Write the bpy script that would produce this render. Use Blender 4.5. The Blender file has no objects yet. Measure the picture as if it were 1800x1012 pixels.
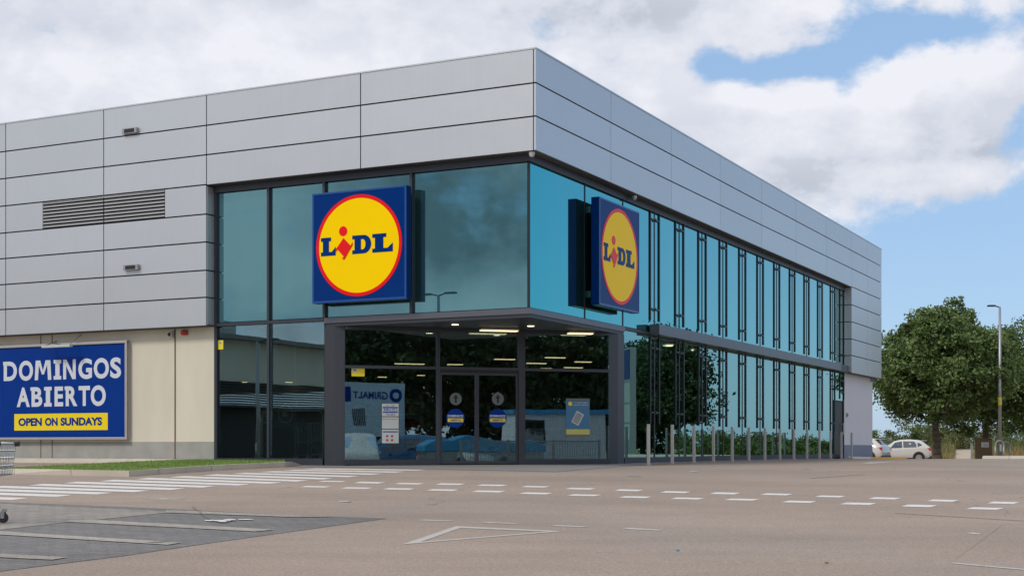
import bpy, bmesh, math, random
import numpy as np
from mathutils import Vector, Matrix
R = math.radians
random.seed(7)
rng = np.random.default_rng(11)
SC = bpy.context.scene
COL = SC.collection

# ------------------------------------------------------------------ camera
F = 2465.0            # focal length in pixels of the 1800 px wide photograph
HZ = 784.0            # horizon row
EYE = 0.46            # eye height above the shop floor (the lot rises towards the shop)
cd = bpy.data.cameras.new("camera")
cd.sensor_width = 36.0
cd.lens = 36.0 * F / 1800.0
cd.shift_y = (HZ - 506.0) / 1800.0
cd.clip_start = 0.1
cd.clip_end = 6000.0
cam = bpy.data.objects.new("camera", cd)
cam.location = (0, 0, EYE)
cam.rotation_euler = (R(90), 0, 0)
COL.objects.link(cam)
SC.camera = cam

# ------------------------------------------------------------------ sun and sky
SUN = Vector((-0.62, -0.50, 0.80)).normalized()
sun_el = math.asin(SUN.z)
sun_rot = math.atan2(SUN.x, SUN.y)
sd = bpy.data.lights.new("sun", 'SUN')
sd.energy = 1.5
sd.angle = R(12)
sd.color = (1.0, 0.93, 0.84)
so = bpy.data.objects.new("sun", sd)
so.rotation_euler = SUN.to_track_quat('Z', 'Y').to_euler()
COL.objects.link(so)

world = bpy.data.worlds.new("World")
SC.world = world
world.use_nodes = True
wn = world.node_tree.nodes
wl = world.node_tree.links
wn.clear()

def nmath(nodes, links, op, a, b=None, c=None, clamp=False):
    n = nodes.new('ShaderNodeMath')
    n.operation = op
    n.use_clamp = clamp
    for i, v in enumerate((a, b, c)):
        if v is None:
            continue
        if isinstance(v, (int, float)):
            n.inputs[i].default_value = v
        else:
            links.new(v, n.inputs[i])
    return n.outputs[0]

def WM(op, a, b=None, c=None, clamp=False):
    return nmath(wn, wl, op, a, b, c, clamp)

wout = wn.new('ShaderNodeOutputWorld')
bg = wn.new('ShaderNodeBackground')
bg.inputs['Strength'].default_value = 0.10
wl.new(bg.outputs[0], wout.inputs[0])
sky = wn.new('ShaderNodeTexSky')
sky.sky_type = 'NISHITA'
sky.sun_disc = False
sky.sun_elevation = sun_el
sky.sun_rotation = sun_rot
sky.air_density = 1.0
sky.dust_density = 0.6
sky.ozone_density = 2.0
tc = wn.new('ShaderNodeTexCoord')
sep = wn.new('ShaderNodeSeparateXYZ')
wl.new(tc.outputs['Generated'], sep.inputs[0])
az = WM('ARCTAN2', sep.outputs[0], sep.outputs[1])
el = WM('ARCSINE', sep.outputs[2])

def wnoise(scale, detail, rough, sx, sy, sz, off, dist=0.0):
    mp = wn.new('ShaderNodeMapping')
    mp.inputs['Scale'].default_value = (sx, sy, sz)
    mp.inputs['Location'].default_value = off
    wl.new(tc.outputs['Generated'], mp.inputs[0])
    n = wn.new('ShaderNodeTexNoise')
    n.inputs['Scale'].default_value = scale
    n.inputs['Detail'].default_value = detail
    n.inputs['Roughness'].default_value = rough
    n.inputs['Distortion'].default_value = dist
    wl.new(mp.outputs[0], n.inputs['Vector'])
    return n.outputs['Fac']

def blob(az0, el0, sa, se, amp):
    a = WM('DIVIDE', WM('SUBTRACT', az, R(az0)), R(sa))
    e = WM('DIVIDE', WM('SUBTRACT', el, R(el0)), R(se))
    q = WM('ADD', WM('MULTIPLY', a, a), WM('MULTIPLY', e, e))
    return WM('MULTIPLY', WM('EXPONENT', WM('MULTIPLY', q, -1.0)), amp)

def P2(px, py):
    return math.degrees(math.atan((px - 900) / F)), math.degrees(math.atan((HZ - py) / math.hypot(F, px - 900)))

def cloud_density(shift):
    """Fractal cloud field plus the large cloud masses of the day, sampled shift degrees (az, el) aside."""
    off = (3.1 + math.radians(shift[0]), 0.4, 0.9 + math.radians(shift[1]) * 1.5)
    lo = wnoise(7.0, 3.0, 0.50, 1, 1, 1.5, off, 0.1)
    hi = wnoise(30.0, 9.0, 0.60, 1, 1, 1.4, (off[0] * 1.0 + 4, off[1], off[2]), 0.15)
    acc = WM('ADD', WM('MULTIPLY_ADD', lo, 0.62, -0.12), WM('MULTIPLY', hi, 0.74))
    for (a0, e0, sa, se, amp) in blobs:
        acc = WM('ADD', acc, blob(a0 - shift[0], e0 - shift[1], sa, se, amp))
    return acc
blobs = []
def pb(px, py, sx, sy, amp):
    a0, e0 = P2(px, py)
    blobs.append((a0, e0, sx / F * 57.3, sy / F * 57.3, amp))
pb(1245, 120, 42, 32, -0.34)      # blue gap between the clouds
pb(1335, 125, 70, 26, -0.36)
pb(1440, 112, 60, 30, -0.34)
pb(1540, 55, 70, 44, -0.34)
pb(1660, 50, 110, 24, -0.24)
pb(1790, 235, 40, 45, -0.16)
pb(1700, 660, 380, 200, -0.55)    # clear sky low on the right
pb(1850, 470, 260, 95, -0.42)
pb(1345, 235, 85, 62, 0.26)       # heaped cloud on the right
pb(1440, 190, 62, 48, 0.22)
pb(1600, 165, 90, 70, 0.34)
pb(1745, 165, 75, 62, 0.30)
pb(1500, 290, 190, 55, 0.22)
pb(1700, 310, 120, 40, 0.16)
pb(1160, 110, 60, 150, 0.18)
pb(1360, 35, 130, 36, 0.20)
pb(300, 120, 900, 330, 0.20)
pb(1760, 5, 100, 22, 0.16)
blobs.append((50, 9, 27, 22, -0.62))   # clear sky off to the right
blobs.append((34, 5, 10, 9, -0.30))
blobs.append((-150, 30, 200, 60, 0.10))
blobs.append((54, 13.0, 6, 2.0, 0.42))
blobs.append((41, 5.0, 5, 1.2, 0.26))
blobs.append((47, 8.0, 3, 0.8, 0.16))
d0 = cloud_density((0, 0))
d1 = cloud_density((-0.9, 1.1))
acc = WM('ADD', d0, 0.06)
mask = wn.new('ShaderNodeMapRange')
mask.interpolation_type = 'SMOOTHSTEP'
mask.inputs['From Min'].default_value = 0.43
mask.inputs['From Max'].default_value = 0.70
wl.new(acc, mask.inputs['Value'])
n2 = wnoise(5.5, 7.0, 0.55, 1, 1, 2.6, (7.3, 2.2, 5.1), 0.4)
# edges turned to the light are brighter, cores and bases greyer
relief = WM('MULTIPLY', WM('SUBTRACT', d0, d1), 0.36)
shade = WM('ADD', WM('MULTIPLY_ADD', n2, 0.34, 0.350), relief)
thick = WM('MULTIPLY', WM('SUBTRACT', d0, 0.62), -0.16)
shade = WM('MAXIMUM', WM('ADD', shade, thick), 0.45)
for (a0, e0, sa, se, amp) in ((-124, 9.5, 4, 2.6, -0.13), (-114.5, 9.5, 3.6, 3.4, 0.34), (-117.5, 7.0, 2.0, 1.0, 0.20), (-125, 5.0, 4, 1.4, 0.26), (-127, 12.5, 3.5, 1.5, 0.12), (-119.5, 12, 1.6, 1.4, 0.10), (-125, 12, 50, 14, -0.13)):
    shade = WM('ADD', shade, blob(a0, e0, sa, se, amp))
for (px, py, sx, sy, amp) in ((500, 120, 460, 70, 0.09), (1080, 30, 220, 40, -0.05), (1650, 270, 150, 26, -0.07),
                              (1420, 320, 130, 30, -0.05), (1200, 140, 70, 50, 0.06), (1600, 305, 140, 18, 0.05), (170, 60, 160, 26, -0.04)):
    a0, e0 = P2(px, py)
    shade = WM('ADD', shade, blob(a0, e0, sx / F * 57.3, sy / F * 57.3, amp))
cr = wn.new('ShaderNodeValToRGB')
cr.color_ramp.elements[0].position = 0.30
cr.color_ramp.elements[0].color = (2.2, 2.6, 3.1, 1)
cr.color_ramp.elements[1].position = 0.60
cr.color_ramp.elements[1].color = (7.15, 7.25, 7.75, 1)
e = cr.color_ramp.elements.new(0.46)
e.color = (5.6, 5.9, 6.65, 1)
wl.new(shade, cr.inputs[0])
skyc = wn.new('ShaderNodeMix')
skyc.data_type = 'RGBA'
skyc.inputs['Factor'].default_value = 0.65      # thin high veil of haze
wl.new(sky.outputs[0], skyc.inputs['A'])
skyc.inputs['B'].default_value = (3.0, 4.75, 7.3, 1)
mx = wn.new('ShaderNodeMix')
mx.data_type = 'RGBA'
wl.new(mask.outputs[0], mx.inputs['Factor'])
wl.new(skyc.outputs['Result'], mx.inputs['A'])
wl.new(cr.outputs[0], mx.inputs['B'])
wl.new(mx.outputs['Result'], bg.inputs['Color'])

SC.view_settings.view_transform = 'Standard'
SC.view_settings.look = 'None'
SC.view_settings.exposure = 0.28
SC.view_settings.gamma = 1.0
SC.render.engine = 'CYCLES'
SC.cycles.max_bounces = 8
SC.cycles.transparent_max_bounces = 12
SC.cycles.caustics_reflective = False
SC.cycles.caustics_refractive = False
SC.cycles.use_denoising = True

# ------------------------------------------------------------------ geometry of the place
CX, CY = 0.545, 32.0                       # cladding corner
A = Vector((-0.8928, 0.4505))              # along the left front
Bv = Vector((0.4505, 0.8928))              # along the right front
ROTB = math.atan2(Bv.y, Bv.x)              # frame whose X runs along the right front
ROTA = math.atan2(-A.y, -A.x)              # frame whose X runs rightwards along the left front
INS = 0.34

def bw(w, u, z=0.0):
    return Vector((CX + u * A.x + w * Bv.x, CY + u * A.y + w * Bv.y, z))

def uA(px, w=INS):
    X = px - 900.0
    x0, y0 = CX + w * Bv.x, CY + w * Bv.y
    return (F * x0 - X * y0) / (X * A.y - F * A.x)

def wB(px, u=INS):
    X = px - 900.0
    x0, y0 = CX + u * A.x, CY + u * A.y
    return (X * y0 - F * x0) / (F * Bv.x - X * Bv.y)

def zat(py, y):
    return EYE + (HZ - py) * y / F

GY = [-300, -40, 0, 26, 29, 31, 33, 35, 38, 50, 53, 56, 60, 70, 98, 104, 112, 125, 140, 3000]
GZ = [-1.0, -1.0, -.98, -.226, -.142, -.092, -.052, -.022, 0, 0, -.012, -.045, -.10, -.25, -.66, -.70, -.45, .12, .2, .2]
def g(y):
    return float(np.interp(y, GY, GZ))

def G(px, py, off=0.0):
    """Point of the ground (raised by off) seen at this pixel."""
    sx, sz = (px - 900.0) / F, -(py - HZ) / F
    y = 2.0
    while y < 400:
        if EYE + sz * y <= g(y) + off:
            lo, hi = y - 0.25, y
            for _ in range(20):
                m = (lo + hi) / 2
                if EYE + sz * m <= g(m) + off: hi = m
                else: lo = m
            return Vector((sx * hi, hi, g(hi) + off))
        y += 0.25
    return Vector((sx * 60, 60, g(60) + off))

def mirror(px, depth, which):
    """Where something stands whose mirror image is seen in the glass at this column and depth."""
    x, y = (px - 900.0) / F * depth, depth
    if which == 'A':
        p0 = bw(INS, 0); n = Vector((-Bv.x, -Bv.y))
    elif which == 'B':
        p0 = bw(0, INS); n = Vector((-A.x, -A.y))
    else:
        p0 = EN0; n = Vector((0.290, -0.957))
    d = (x - p0.x) * n.x + (y - p0.y) * n.y
    return Vector((x - 2 * d * n.x, y - 2 * d * n.y))

EN0 = bw(INS, 5.44)
EN1 = bw(5.20, INS)
ED = (EN1 - EN0); EL = ED.length; ROTE = math.atan2(ED.y, ED.x)
def ex(px):
    X = px - 900.0
    d = ED / EL
    return (X * EN0.y - F * EN0.x) / (F * d.x - X * d.y)
def ey(px):
    return EN0.y + ex(px) * ED.y / EL

# ------------------------------------------------------------------ materials
def newmat(name):
    m = bpy.data.materials.new(name)
    m.use_nodes = True
    nt = m.node_tree
    nt.nodes.clear()
    out = nt.nodes.new('ShaderNodeOutputMaterial')
    return m, nt.nodes, nt.links, out

def mat(name, col, rough=0.6, metal=0.0, var=0.08, scale=3.0, bump=0.0, bscale=60.0, spec=0.5, island=0.0, coat=0.0, stretch=None):
    m, N, L, out = newmat(name)
    p = N.new('ShaderNodeBsdfPrincipled')
    L.new(p.outputs[0], out.inputs[0])
    p.inputs['Roughness'].default_value = rough
    p.inputs['Metallic'].default_value = metal
    p.inputs['Specular IOR Level'].default_value = spec
    p.inputs['Coat Weight'].default_value = coat
    t = N.new('ShaderNodeTexCoord')
    mp = N.new('ShaderNodeMapping')
    if stretch: mp.inputs['Scale'].default_value = stretch
    L.new(t.outputs['Object'], mp.inputs[0])
    n = N.new('ShaderNodeTexNoise')
    n.inputs['Scale'].default_value = scale
    n.inputs['Detail'].default_value = 5
    L.new(mp.outputs[0], n.inputs['Vector'])
    v = nmath(N, L, 'MULTIPLY_ADD', n.outputs['Fac'], 2 * var, 1 - var)
    if island > 0:
        gi = N.new('ShaderNodeNewGeometry')
        v = nmath(N, L, 'MULTIPLY', v, nmath(N, L, 'MULTIPLY_ADD', gi.outputs['Random Per Island'], 2 * island, 1 - island))
    vm = N.new('ShaderNodeVectorMath')
    vm.operation = 'SCALE'
    vm.inputs[0].default_value = col[:3]
    L.new(v, vm.inputs['Scale'])
    L.new(vm.outputs[0], p.inputs['Base Color'])
    if bump > 0:
        nb = N.new('ShaderNodeTexNoise')
        nb.inputs['Scale'].default_value = bscale
        nb.inputs['Detail'].default_value = 4
        L.new(mp.outputs[0], nb.inputs['Vector'])
        b = N.new('ShaderNodeBump')
        b.inputs['Strength'].default_value = 1.0
        b.inputs['Distance'].default_value = bump
        L.new(nb.outputs['Fac'], b.inputs['Height'])
        L.new(b.outputs[0], p.inputs['Normal'])
    return m

def emat(name, col, s):
    m, N, L, out = newmat(name)
    e = N.new('ShaderNodeEmission')
    e.inputs['Color'].default_value = (*col, 1)
    e.inputs['Strength'].default_value = s
    L.new(e.outputs[0], out.inputs[0])
    return m

def glass(name, tint, refl, base, ior, opaque=None, wav=0.0006, graze=None):
    m, N, L, out = newmat(name)
    gl = N.new('ShaderNodeBsdfGlossy')
    gl.inputs['Color'].default_value = (*refl, 1)
    gl.inputs['Roughness'].default_value = 0.0
    t = N.new('ShaderNodeTexCoord')
    nb = N.new('ShaderNodeTexNoise')
    nb.inputs['Scale'].default_value = 0.9
    nb.inputs['Detail'].default_value = 1.5
    L.new(t.outputs['Object'], nb.inputs['Vector'])
    b = N.new('ShaderNodeBump')
    b.inputs['Distance'].default_value = wav * 1.5
    b.inputs['Strength'].default_value = 1.0
    L.new(nb.outputs['Fac'], b.inputs['Height'])
    L.new(b.outputs[0], gl.inputs['Normal'])
    fr = N.new('ShaderNodeFresnel')
    fr.inputs['IOR'].default_value = ior
    fac = nmath(N, L, 'MULTIPLY_ADD', fr.outputs[0], 1 - base, base)
    if graze is not None:      # coated glass loses its tint towards grazing angles
        lw = N.new('ShaderNodeLayerWeight')
        lw.inputs['Blend'].default_value = 0.5
        mr = N.new('ShaderNodeMapRange')
        mr.inputs['From Min'].default_value = 0.57
        mr.inputs['From Max'].default_value = 0.76
        L.new(lw.outputs['Facing'], mr.inputs['Value'])
        mg = N.new('ShaderNodeMix')
        mg.data_type = 'RGBA'
        L.new(mr.outputs[0], mg.inputs['Factor'])
        mg.inputs['A'].default_value = (*refl, 1)
        mg.inputs['B'].default_value = (*graze, 1)
        L.new(mg.outputs['Result'], gl.inputs['Color'])
    if opaque is None:
        tr = N.new('ShaderNodeBsdfTransparent')
        tr.inputs['Color'].default_value = (*tint, 1)
    else:
        tr = N.new('ShaderNodeBsdfDiffuse')
        mp = N.new('ShaderNodeMapping')
        mp.inputs['Scale'].default_value = (2.2, 2.2, 0.25)
        L.new(t.outputs['Object'], mp.inputs[0])
        n2_ = N.new('ShaderNodeTexNoise')
        n2_.inputs['Scale'].default_value = 1.3
        n2_.inputs['Detail'].default_value = 4
        L.new(mp.outputs[0], n2_.inputs['Vector'])
        v = nmath(N, L, 'MULTIPLY_ADD', n2_.outputs['Fac'], 0.9, 0.55)
        vm = N.new('ShaderNodeVectorMath')
        vm.operation = 'SCALE'
        vm.inputs[0].default_value = opaque
        L.new(v, vm.inputs['Scale'])
        L.new(vm.outputs[0], tr.inputs['Color'])
    mxs = N.new('ShaderNodeMixShader')
    L.new(fac, mxs.inputs[0])
    L.new(tr.outputs[0], mxs.inputs[1])
    L.new(gl.outputs[0], mxs.inputs[2])
    L.new(mxs.outputs[0], out.inputs[0])
    return m

def panelmat():
    m, N, L, out = newmat('silver_panel')
    p = N.new('ShaderNodeBsdfPrincipled')
    L.new(p.outputs[0], out.inputs[0])
    p.inputs['Metallic'].default_value = 0.55
    p.inputs['Roughness'].default_value = 0.34
    t = N.new('ShaderNodeTexCoord')
    n = N.new('ShaderNodeTexNoise')
    n.inputs['Scale'].default_value = 0.5
    n.inputs['Detail'].default_value = 3
    L.new(t.outputs['Object'], n.inputs['Vector'])
    mp = N.new('ShaderNodeMapping')
    mp.inputs['Scale'].default_value = (6, 6, 0.3)
    L.new(t.outputs['Object'], mp.inputs[0])
    ns = N.new('ShaderNodeTexNoise')
    ns.inputs['Scale'].default_value = 2.0
    ns.inputs['Detail'].default_value = 5
    L.new(mp.outputs[0], ns.inputs['Vector'])
    gi = N.new('ShaderNodeNewGeometry')
    v = nmath(N, L, 'MULTIPLY_ADD', n.outputs['Fac'], 0.06, 0.97)
    v = nmath(N, L, 'MULTIPLY', v, nmath(N, L, 'MULTIPLY_ADD', ns.outputs['Fac'], 0.05, 0.98))
    v = nmath(N, L, 'MULTIPLY', v, nmath(N, L, 'MULTIPLY_ADD', gi.outputs['Random Per Island'], 0.07, 0.965))
    vm = N.new('ShaderNodeVectorMath')
    vm.operation = 'SCALE'
    vm.inputs[0].default_value = (0.56, 0.585, 0.605)
    L.new(v, vm.inputs['Scale'])
    L.new(vm.outputs[0], p.inputs['Base Color'])
    rr = nmath(N, L, 'MULTIPLY_ADD', ns.outputs['Fac'], 0.05, 0.335)
    L.new(rr, p.inputs['Roughness'])
    b = N.new('ShaderNodeBump')
    b.inputs['Distance'].default_value = 0.014
    L.new(n.outputs['Fac'], b.inputs['Height'])
    L.new(b.outputs[0], p.inputs['Normal'])
    return m

def asphaltmat(name, col, light=0.10, joints=False, cracks=False):
    m, N, L, out = newmat(name)
    p = N.new('ShaderNodeBsdfPrincipled')
    L.new(p.outputs[0], out.inputs[0])
    p.inputs['Roughness'].default_value = 0.85
    p.inputs['Specular IOR Level'].default_value = 0.3
    t = N.new('ShaderNodeTexCoord')
    def nz(scale, det, sc=(1, 1, 1), rough=0.55):
        mp = N.new('ShaderNodeMapping')
        mp.inputs['Scale'].default_value = sc
        L.new(t.outputs['Object'], mp.inputs[0])
        n = N.new('ShaderNodeTexNoise')
        n.inputs['Scale'].default_value = scale
        n.inputs['Detail'].default_value = det
        n.inputs['Roughness'].default_value = rough
        L.new(mp.outputs[0], n.inputs['Vector'])
        return n.outputs['Fac']
    big = nz(0.16, 4)
    mid = nz(1.3, 5, (0.35, 1, 1))
    fine = nz(34, 3, rough=0.7)
    vf = nz(110, 2, rough=0.7)
    v = nmath(N, L, 'MULTIPLY_ADD', big, 0.36, 0.82)
    v = nmath(N, L, 'MULTIPLY', v, nmath(N, L, 'MULTIPLY_ADD', mid, 0.30, 0.85))
    v = nmath(N, L, 'MULTIPLY', v, nmath(N, L, 'MULTIPLY_ADD', fine, 1.2, 0.40))
    v = nmath(N, L, 'MULTIPLY', v, nmath(N, L, 'MULTIPLY_ADD', vf, 0.8, 0.60))
    if cracks:
        # patched areas of slightly different age, and thin wandering cracks
        vo = N.new('ShaderNodeTexVoronoi')
        vo.inputs['Scale'].default_value = 0.11
        wv = N.new('ShaderNodeVectorMath'); wv.operation = 'ADD'
        nn = N.new('ShaderNodeTexNoise'); nn.inputs['Scale'].default_value = 0.7; nn.inputs['Detail'].default_value = 6
        L.new(t.outputs['Object'], nn.inputs['Vector'])
        sc1 = N.new('ShaderNodeVectorMath'); sc1.operation = 'SCALE'; sc1.inputs['Scale'].default_value = 2.2
        L.new(nn.outputs['Color'], sc1.inputs[0])
        L.new(t.outputs['Object'], wv.inputs[0]); L.new(sc1.outputs[0], wv.inputs[1])
        vo.feature = 'DISTANCE_TO_EDGE'
        L.new(wv.outputs[0], vo.inputs['Vector'])
        ck = nmath(N, L, 'LESS_THAN', vo.outputs['Distance'], 0.0016)
        ck = nmath(N, L, 'MULTIPLY', ck, nmath(N, L, 'GREATER_THAN', big, 0.50))
        v = nmath(N, L, 'MULTIPLY', v, nmath(N, L, 'MULTIPLY_ADD', ck, -0.30, 1.0))
        vp = N.new('ShaderNodeTexVoronoi'); vp.inputs['Scale'].default_value = 0.07
        L.new(t.outputs['Object'], vp.inputs['Vector'])
        sp_ = N.new('ShaderNodeSeparateColor'); L.new(vp.outputs['Color'], sp_.inputs[0])
        v = nmath(N, L, 'MULTIPLY', v, nmath(N, L, 'MULTIPLY_ADD', sp_.outputs[0], 0.07, 0.965))
        st = nz(0.55, 6, rough=0.6)
        v = nmath(N, L, 'MULTIPLY', v, nmath(N, L, 'MULTIPLY_ADD', nmath(N, L, 'MULTIPLY_ADD', st, 5.0, -2.9, True), -0.13, 1.0))
        spk = nz(60, 1, rough=0.5)
        v = nmath(N, L, 'MULTIPLY', v, nmath(N, L, 'MULTIPLY_ADD', nmath(N, L, 'GREATER_THAN', spk, 0.66), 0.35, 1.0))
    # faint darker tracks polished by tyres
    sx = N.new('ShaderNodeSeparateXYZ')
    L.new(t.outputs['Object'], sx.inputs[0])
    tr = nmath(N, L, 'SINE', nmath(N, L, 'MULTIPLY_ADD', big, 9.0, nmath(N, L, 'MULTIPLY', nmath(N, L, 'ADD', sx.outputs[1], nmath(N, L, 'MULTIPLY', sx.outputs[0], 0.35)), 1.15)))
    v = nmath(N, L, 'MULTIPLY', v, nmath(N, L, 'MULTIPLY_ADD', tr, 0.045, 1.0))
    # warm / cool drift
    mixc = N.new('ShaderNodeMix')
    mixc.data_type = 'RGBA'
    L.new(nmath(N, L, 'MULTIPLY_ADD', nz(0.09, 3), 2.2, -0.6, True), mixc.inputs['Factor'])
    mixc.inputs['A'].default_value = (*col, 1)
    mixc.inputs['B'].default_value = (col[0] * 0.86, col[1] * 0.93, col[2] * 1.0, 1)
    vm = N.new('ShaderNodeVectorMath')
    vm.operation = 'SCALE'
    L.new(mixc.outputs['Result'], vm.inputs[0])
    last = v
    if joints:
        br = N.new('ShaderNodeTexBrick')
        br.inputs['Scale'].default_value = 1.0
        br.inputs['Brick Width'].default_value = 0.24
        br.inputs['Row Height'].default_value = 0.12
        br.inputs['Mortar Size'].default_value = 0.006
        br.inputs['Color1'].default_value = (1, 1, 1, 1)
        br.inputs['Color2'].default_value = (0.82, 0.82, 0.82, 1)
        br.inputs['Mortar'].default_value = (0.45, 0.45, 0.45, 1)
        mp = N.new('ShaderNodeMapping')
        mp.inputs['Rotation'].default_value = (0, 0, R(27))
        L.new(t.outputs['Object'], mp.inputs[0])
        L.new(mp.outputs[0], br.inputs['Vector'])
        last = nmath(N, L, 'MULTIPLY', v, br.outputs['Color'])
    L.new(last, vm.inputs['Scale'])
    L.new(vm.outputs[0], p.inputs['Base Color'])
    b = N.new('ShaderNodeBump')
    b.inputs['Distance'].default_value = 0.006
    b.inputs['Strength'].default_value = 0.8
    L.new(fine, b.inputs['Height'])
    L.new(b.outputs[0], p.inputs['Normal'])
    return m

def paintmat(name, col, wear=0.5):
    """Road paint with worn spots where the asphalt shows through."""
    m, N, L, out = newmat(name)
    p = N.new('ShaderNodeBsdfPrincipled')
    p.inputs['Roughness'].default_value = 0.7
    t = N.new('ShaderNodeTexCoord')
    n = N.new('ShaderNodeTexNoise')
    n.inputs['Scale'].default_value = 7.0
    n.inputs['Detail'].default_value = 8
    n.inputs['Roughness'].default_value = 0.75
    L.new(t.outputs['Object'], n.inputs['Vector'])
    mr = N.new('ShaderNodeMapRange')
    mr.inputs['From Min'].default_value = wear
    mr.inputs['From Max'].default_value = wear + 0.12
    L.new(n.outputs['Fac'], mr.inputs['Value'])
    mixc = N.new('ShaderNodeMix')
    mixc.data_type = 'RGBA'
    mixc.inputs['A'].default_value = (*col, 1)
    mixc.inputs['B'].default_value = (0.27, 0.235, 0.21, 1)
    L.new(mr.outputs[0], mixc.inputs['Factor'])
    L.new(mixc.outputs['Result'], p.inputs['Base Color'])
    L.new(p.outputs[0], out.inputs[0])
    return m

def leafmat(name, col, rough=0.5):
    m, N, L, out = newmat(name)
    d = N.new('ShaderNodeBsdfPrincipled')
    d.inputs['Roughness'].default_value = rough
    d.inputs['Specular IOR Level'].default_value = 0.35
    gi = N.new('ShaderNodeNewGeometry')
    t = N.new('ShaderNodeTexCoord')
    n = N.new('ShaderNodeTexNoise')
    n.inputs['Scale'].default_value = 1.1
    n.inputs['Detail'].default_value = 2
    L.new(t.outputs['Object'], n.inputs['Vector'])
    r = gi.outputs['Random Per Island']
    v = nmath(N, L, 'MULTIPLY', nmath(N, L, 'MULTIPLY_ADD', r, 0.9, 0.5), nmath(N, L, 'MULTIPLY_ADD', n.outputs['Fac'], 1.2, 0.4))
    vm = N.new('ShaderNodeVectorMath')
    vm.operation = 'SCALE'
    vm.inputs[0].default_value = col
    L.new(v, vm.inputs['Scale'])
    L.new(vm.outputs[0], d.inputs['Base Color'])
    tl = N.new('ShaderNodeBsdfTranslucent')
    L.new(vm.outputs[0], tl.inputs['Color'])
    ms = N.new('ShaderNodeMixShader')
    ms.inputs[0].default_value = 0.25
    L.new(d.outputs[0], ms.inputs[1])
    L.new(tl.outputs[0], ms.inputs[2])
    L.new(ms.outputs[0], out.inputs[0])
    return m

M = {}
M['panel'] = panelmat()
M['backing'] = mat('dark_backing', (0.02, 0.02, 0.022), 0.8)
M['soffit'] = mat('soffit_grey', (0.10, 0.10, 0.105), 0.6)
M['frame'] = mat('frame_grey', (0.044, 0.049, 0.062), 0.42, 0.25, 0.06)
M['frame_dark'] = mat('fin_black', (0.018, 0.019, 0.021), 0.4, 0.3, 0.05)
M['band'] = mat('band_grey', (0.13, 0.135, 0.155), 0.32, 0.5, 0.06)
M['gl_up_a'] = glass('upper_glass_front', None, (0.32, 0.64, 0.70), 0.33, 1.55, opaque=(0.022, 0.060, 0.064))
M['gl_up_b'] = glass('upper_glass_side', None, (0.17, 0.76, 0.82), 0.52, 1.6, opaque=(0.012, 0.04, 0.05), wav=0.0002, graze=(0.56, 0.88, 0.88))
M['gl_low'] = glass('shop_glass', (0.74, 0.80, 0.77), (0.55, 0.78, 0.84), 0.22, 1.55)
M['gl_low_b'] = glass('side_shop_glass', (0.40, 0.5, 0.5), (0.38, 0.74, 0.76), 0.46, 1.6, wav=0.0002, graze=(0.60, 0.88, 0.85))
M['gl_car'] = glass('car_glass', (0.35, 0.40, 0.42), (0.9, 0.95, 1.0), 0.12, 1.5, opaque=(0.015, 0.018, 0.02))
M['cream'] = mat('cream_render', (0.66, 0.62, 0.505), 0.85, 0, 0.13, 1.6, 0.002, 70, stretch=(1, 1, 0.3))
M['white_wall'] = mat('white_render', (0.66, 0.66, 0.70), 0.85, 0, 0.06, 0.9, 0.002, 70)
M['plinth'] = mat('plinth_grey', (0.34, 0.34, 0.31), 0.85, 0, 0.22, 2.5, 0.002, 60)
M['plinth_blue'] = mat('plinth_bluegrey', (0.22, 0.25, 0.32), 0.85, 0, 0.1, 1.5)
M['rust'] = mat('joint_brown', (0.16, 0.10, 0.075), 0.9, 0, 0.3, 4)
M['roof'] = mat('roof_gravel', (0.22, 0.22, 0.21), 0.9, 0, 0.2, 6)
M['louvre'] = mat('louvre_metal', (0.42, 0.42, 0.42), 0.4, 0.5, 0.06)
M['black'] = mat('matt_black', (0.012, 0.012, 0.013), 0.6)
M['inner_wall'] = mat('interior_wall', (0.40, 0.39, 0.36), 0.8)
M['inner_floor'] = mat('interior_floor', (0.35, 0.34, 0.31), 0.35)
M['asphalt'] = asphaltmat('asphalt', (0.345, 0.266, 0.208), cracks=True)
M['crack'] = mat('crack_grey', (0.235, 0.185, 0.150), 0.9, 0, 0.1)
M['paver_dark'] = asphaltmat('paver_dark', (0.225, 0.208, 0.194), joints=True)
M['paver_light'] = asphaltmat('paver_light', (0.36, 0.32, 0.275), joints=True)
M['paver_line'] = asphaltmat('paver_line', (0.44, 0.39, 0.33), joints=True)
M['apron'] = mat('concrete_apron', (0.22, 0.21, 0.20), 0.85, 0, 0.15, 1.0, 0.002, 60)
M['kerb'] = mat('kerb_concrete', (0.52, 0.47, 0.385), 0.85, 0, 0.22, 1.7, 0.003, 50)
M['paint'] = paintmat('road_paint', (0.70, 0.68, 0.65), 0.56)
M['paint_old'] = paintmat('road_paint_worn', (0.48, 0.45, 0.40), 0.56)
M['paint_yellow'] = paintmat('road_paint_yellow', (0.70, 0.36, 0.06), 0.58)
M['stain'] = mat('oil_stain', (0.12, 0.11, 0.10), 0.7, 0, 0.3, 5)
M['earth'] = mat('dry_earth', (0.30, 0.245, 0.15), 0.95, 0, 0.25, 0.4, 0.03, 6)
M['path'] = mat('sandy_path', (0.46, 0.38, 0.28), 0.95, 0, 0.12, 0.8)
M['turf'] = mat('short_turf', (0.19, 0.28, 0.065), 0.9, 0, 0.30, 5.0, 0.02, 160)
M['blade'] = leafmat('turf_blade', (0.22, 0.33, 0.075))
M['sign_blue'] = mat('sign_blue', (0.0, 0.030, 0.175), 0.12, 0, 0.05, 1.5, spec=.08)
M['sign_rim'] = mat('sign_rim_blue', (0.002, 0.06, 0.27), 0.2, 0, 0.05, 1.5, spec=.5)
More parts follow.
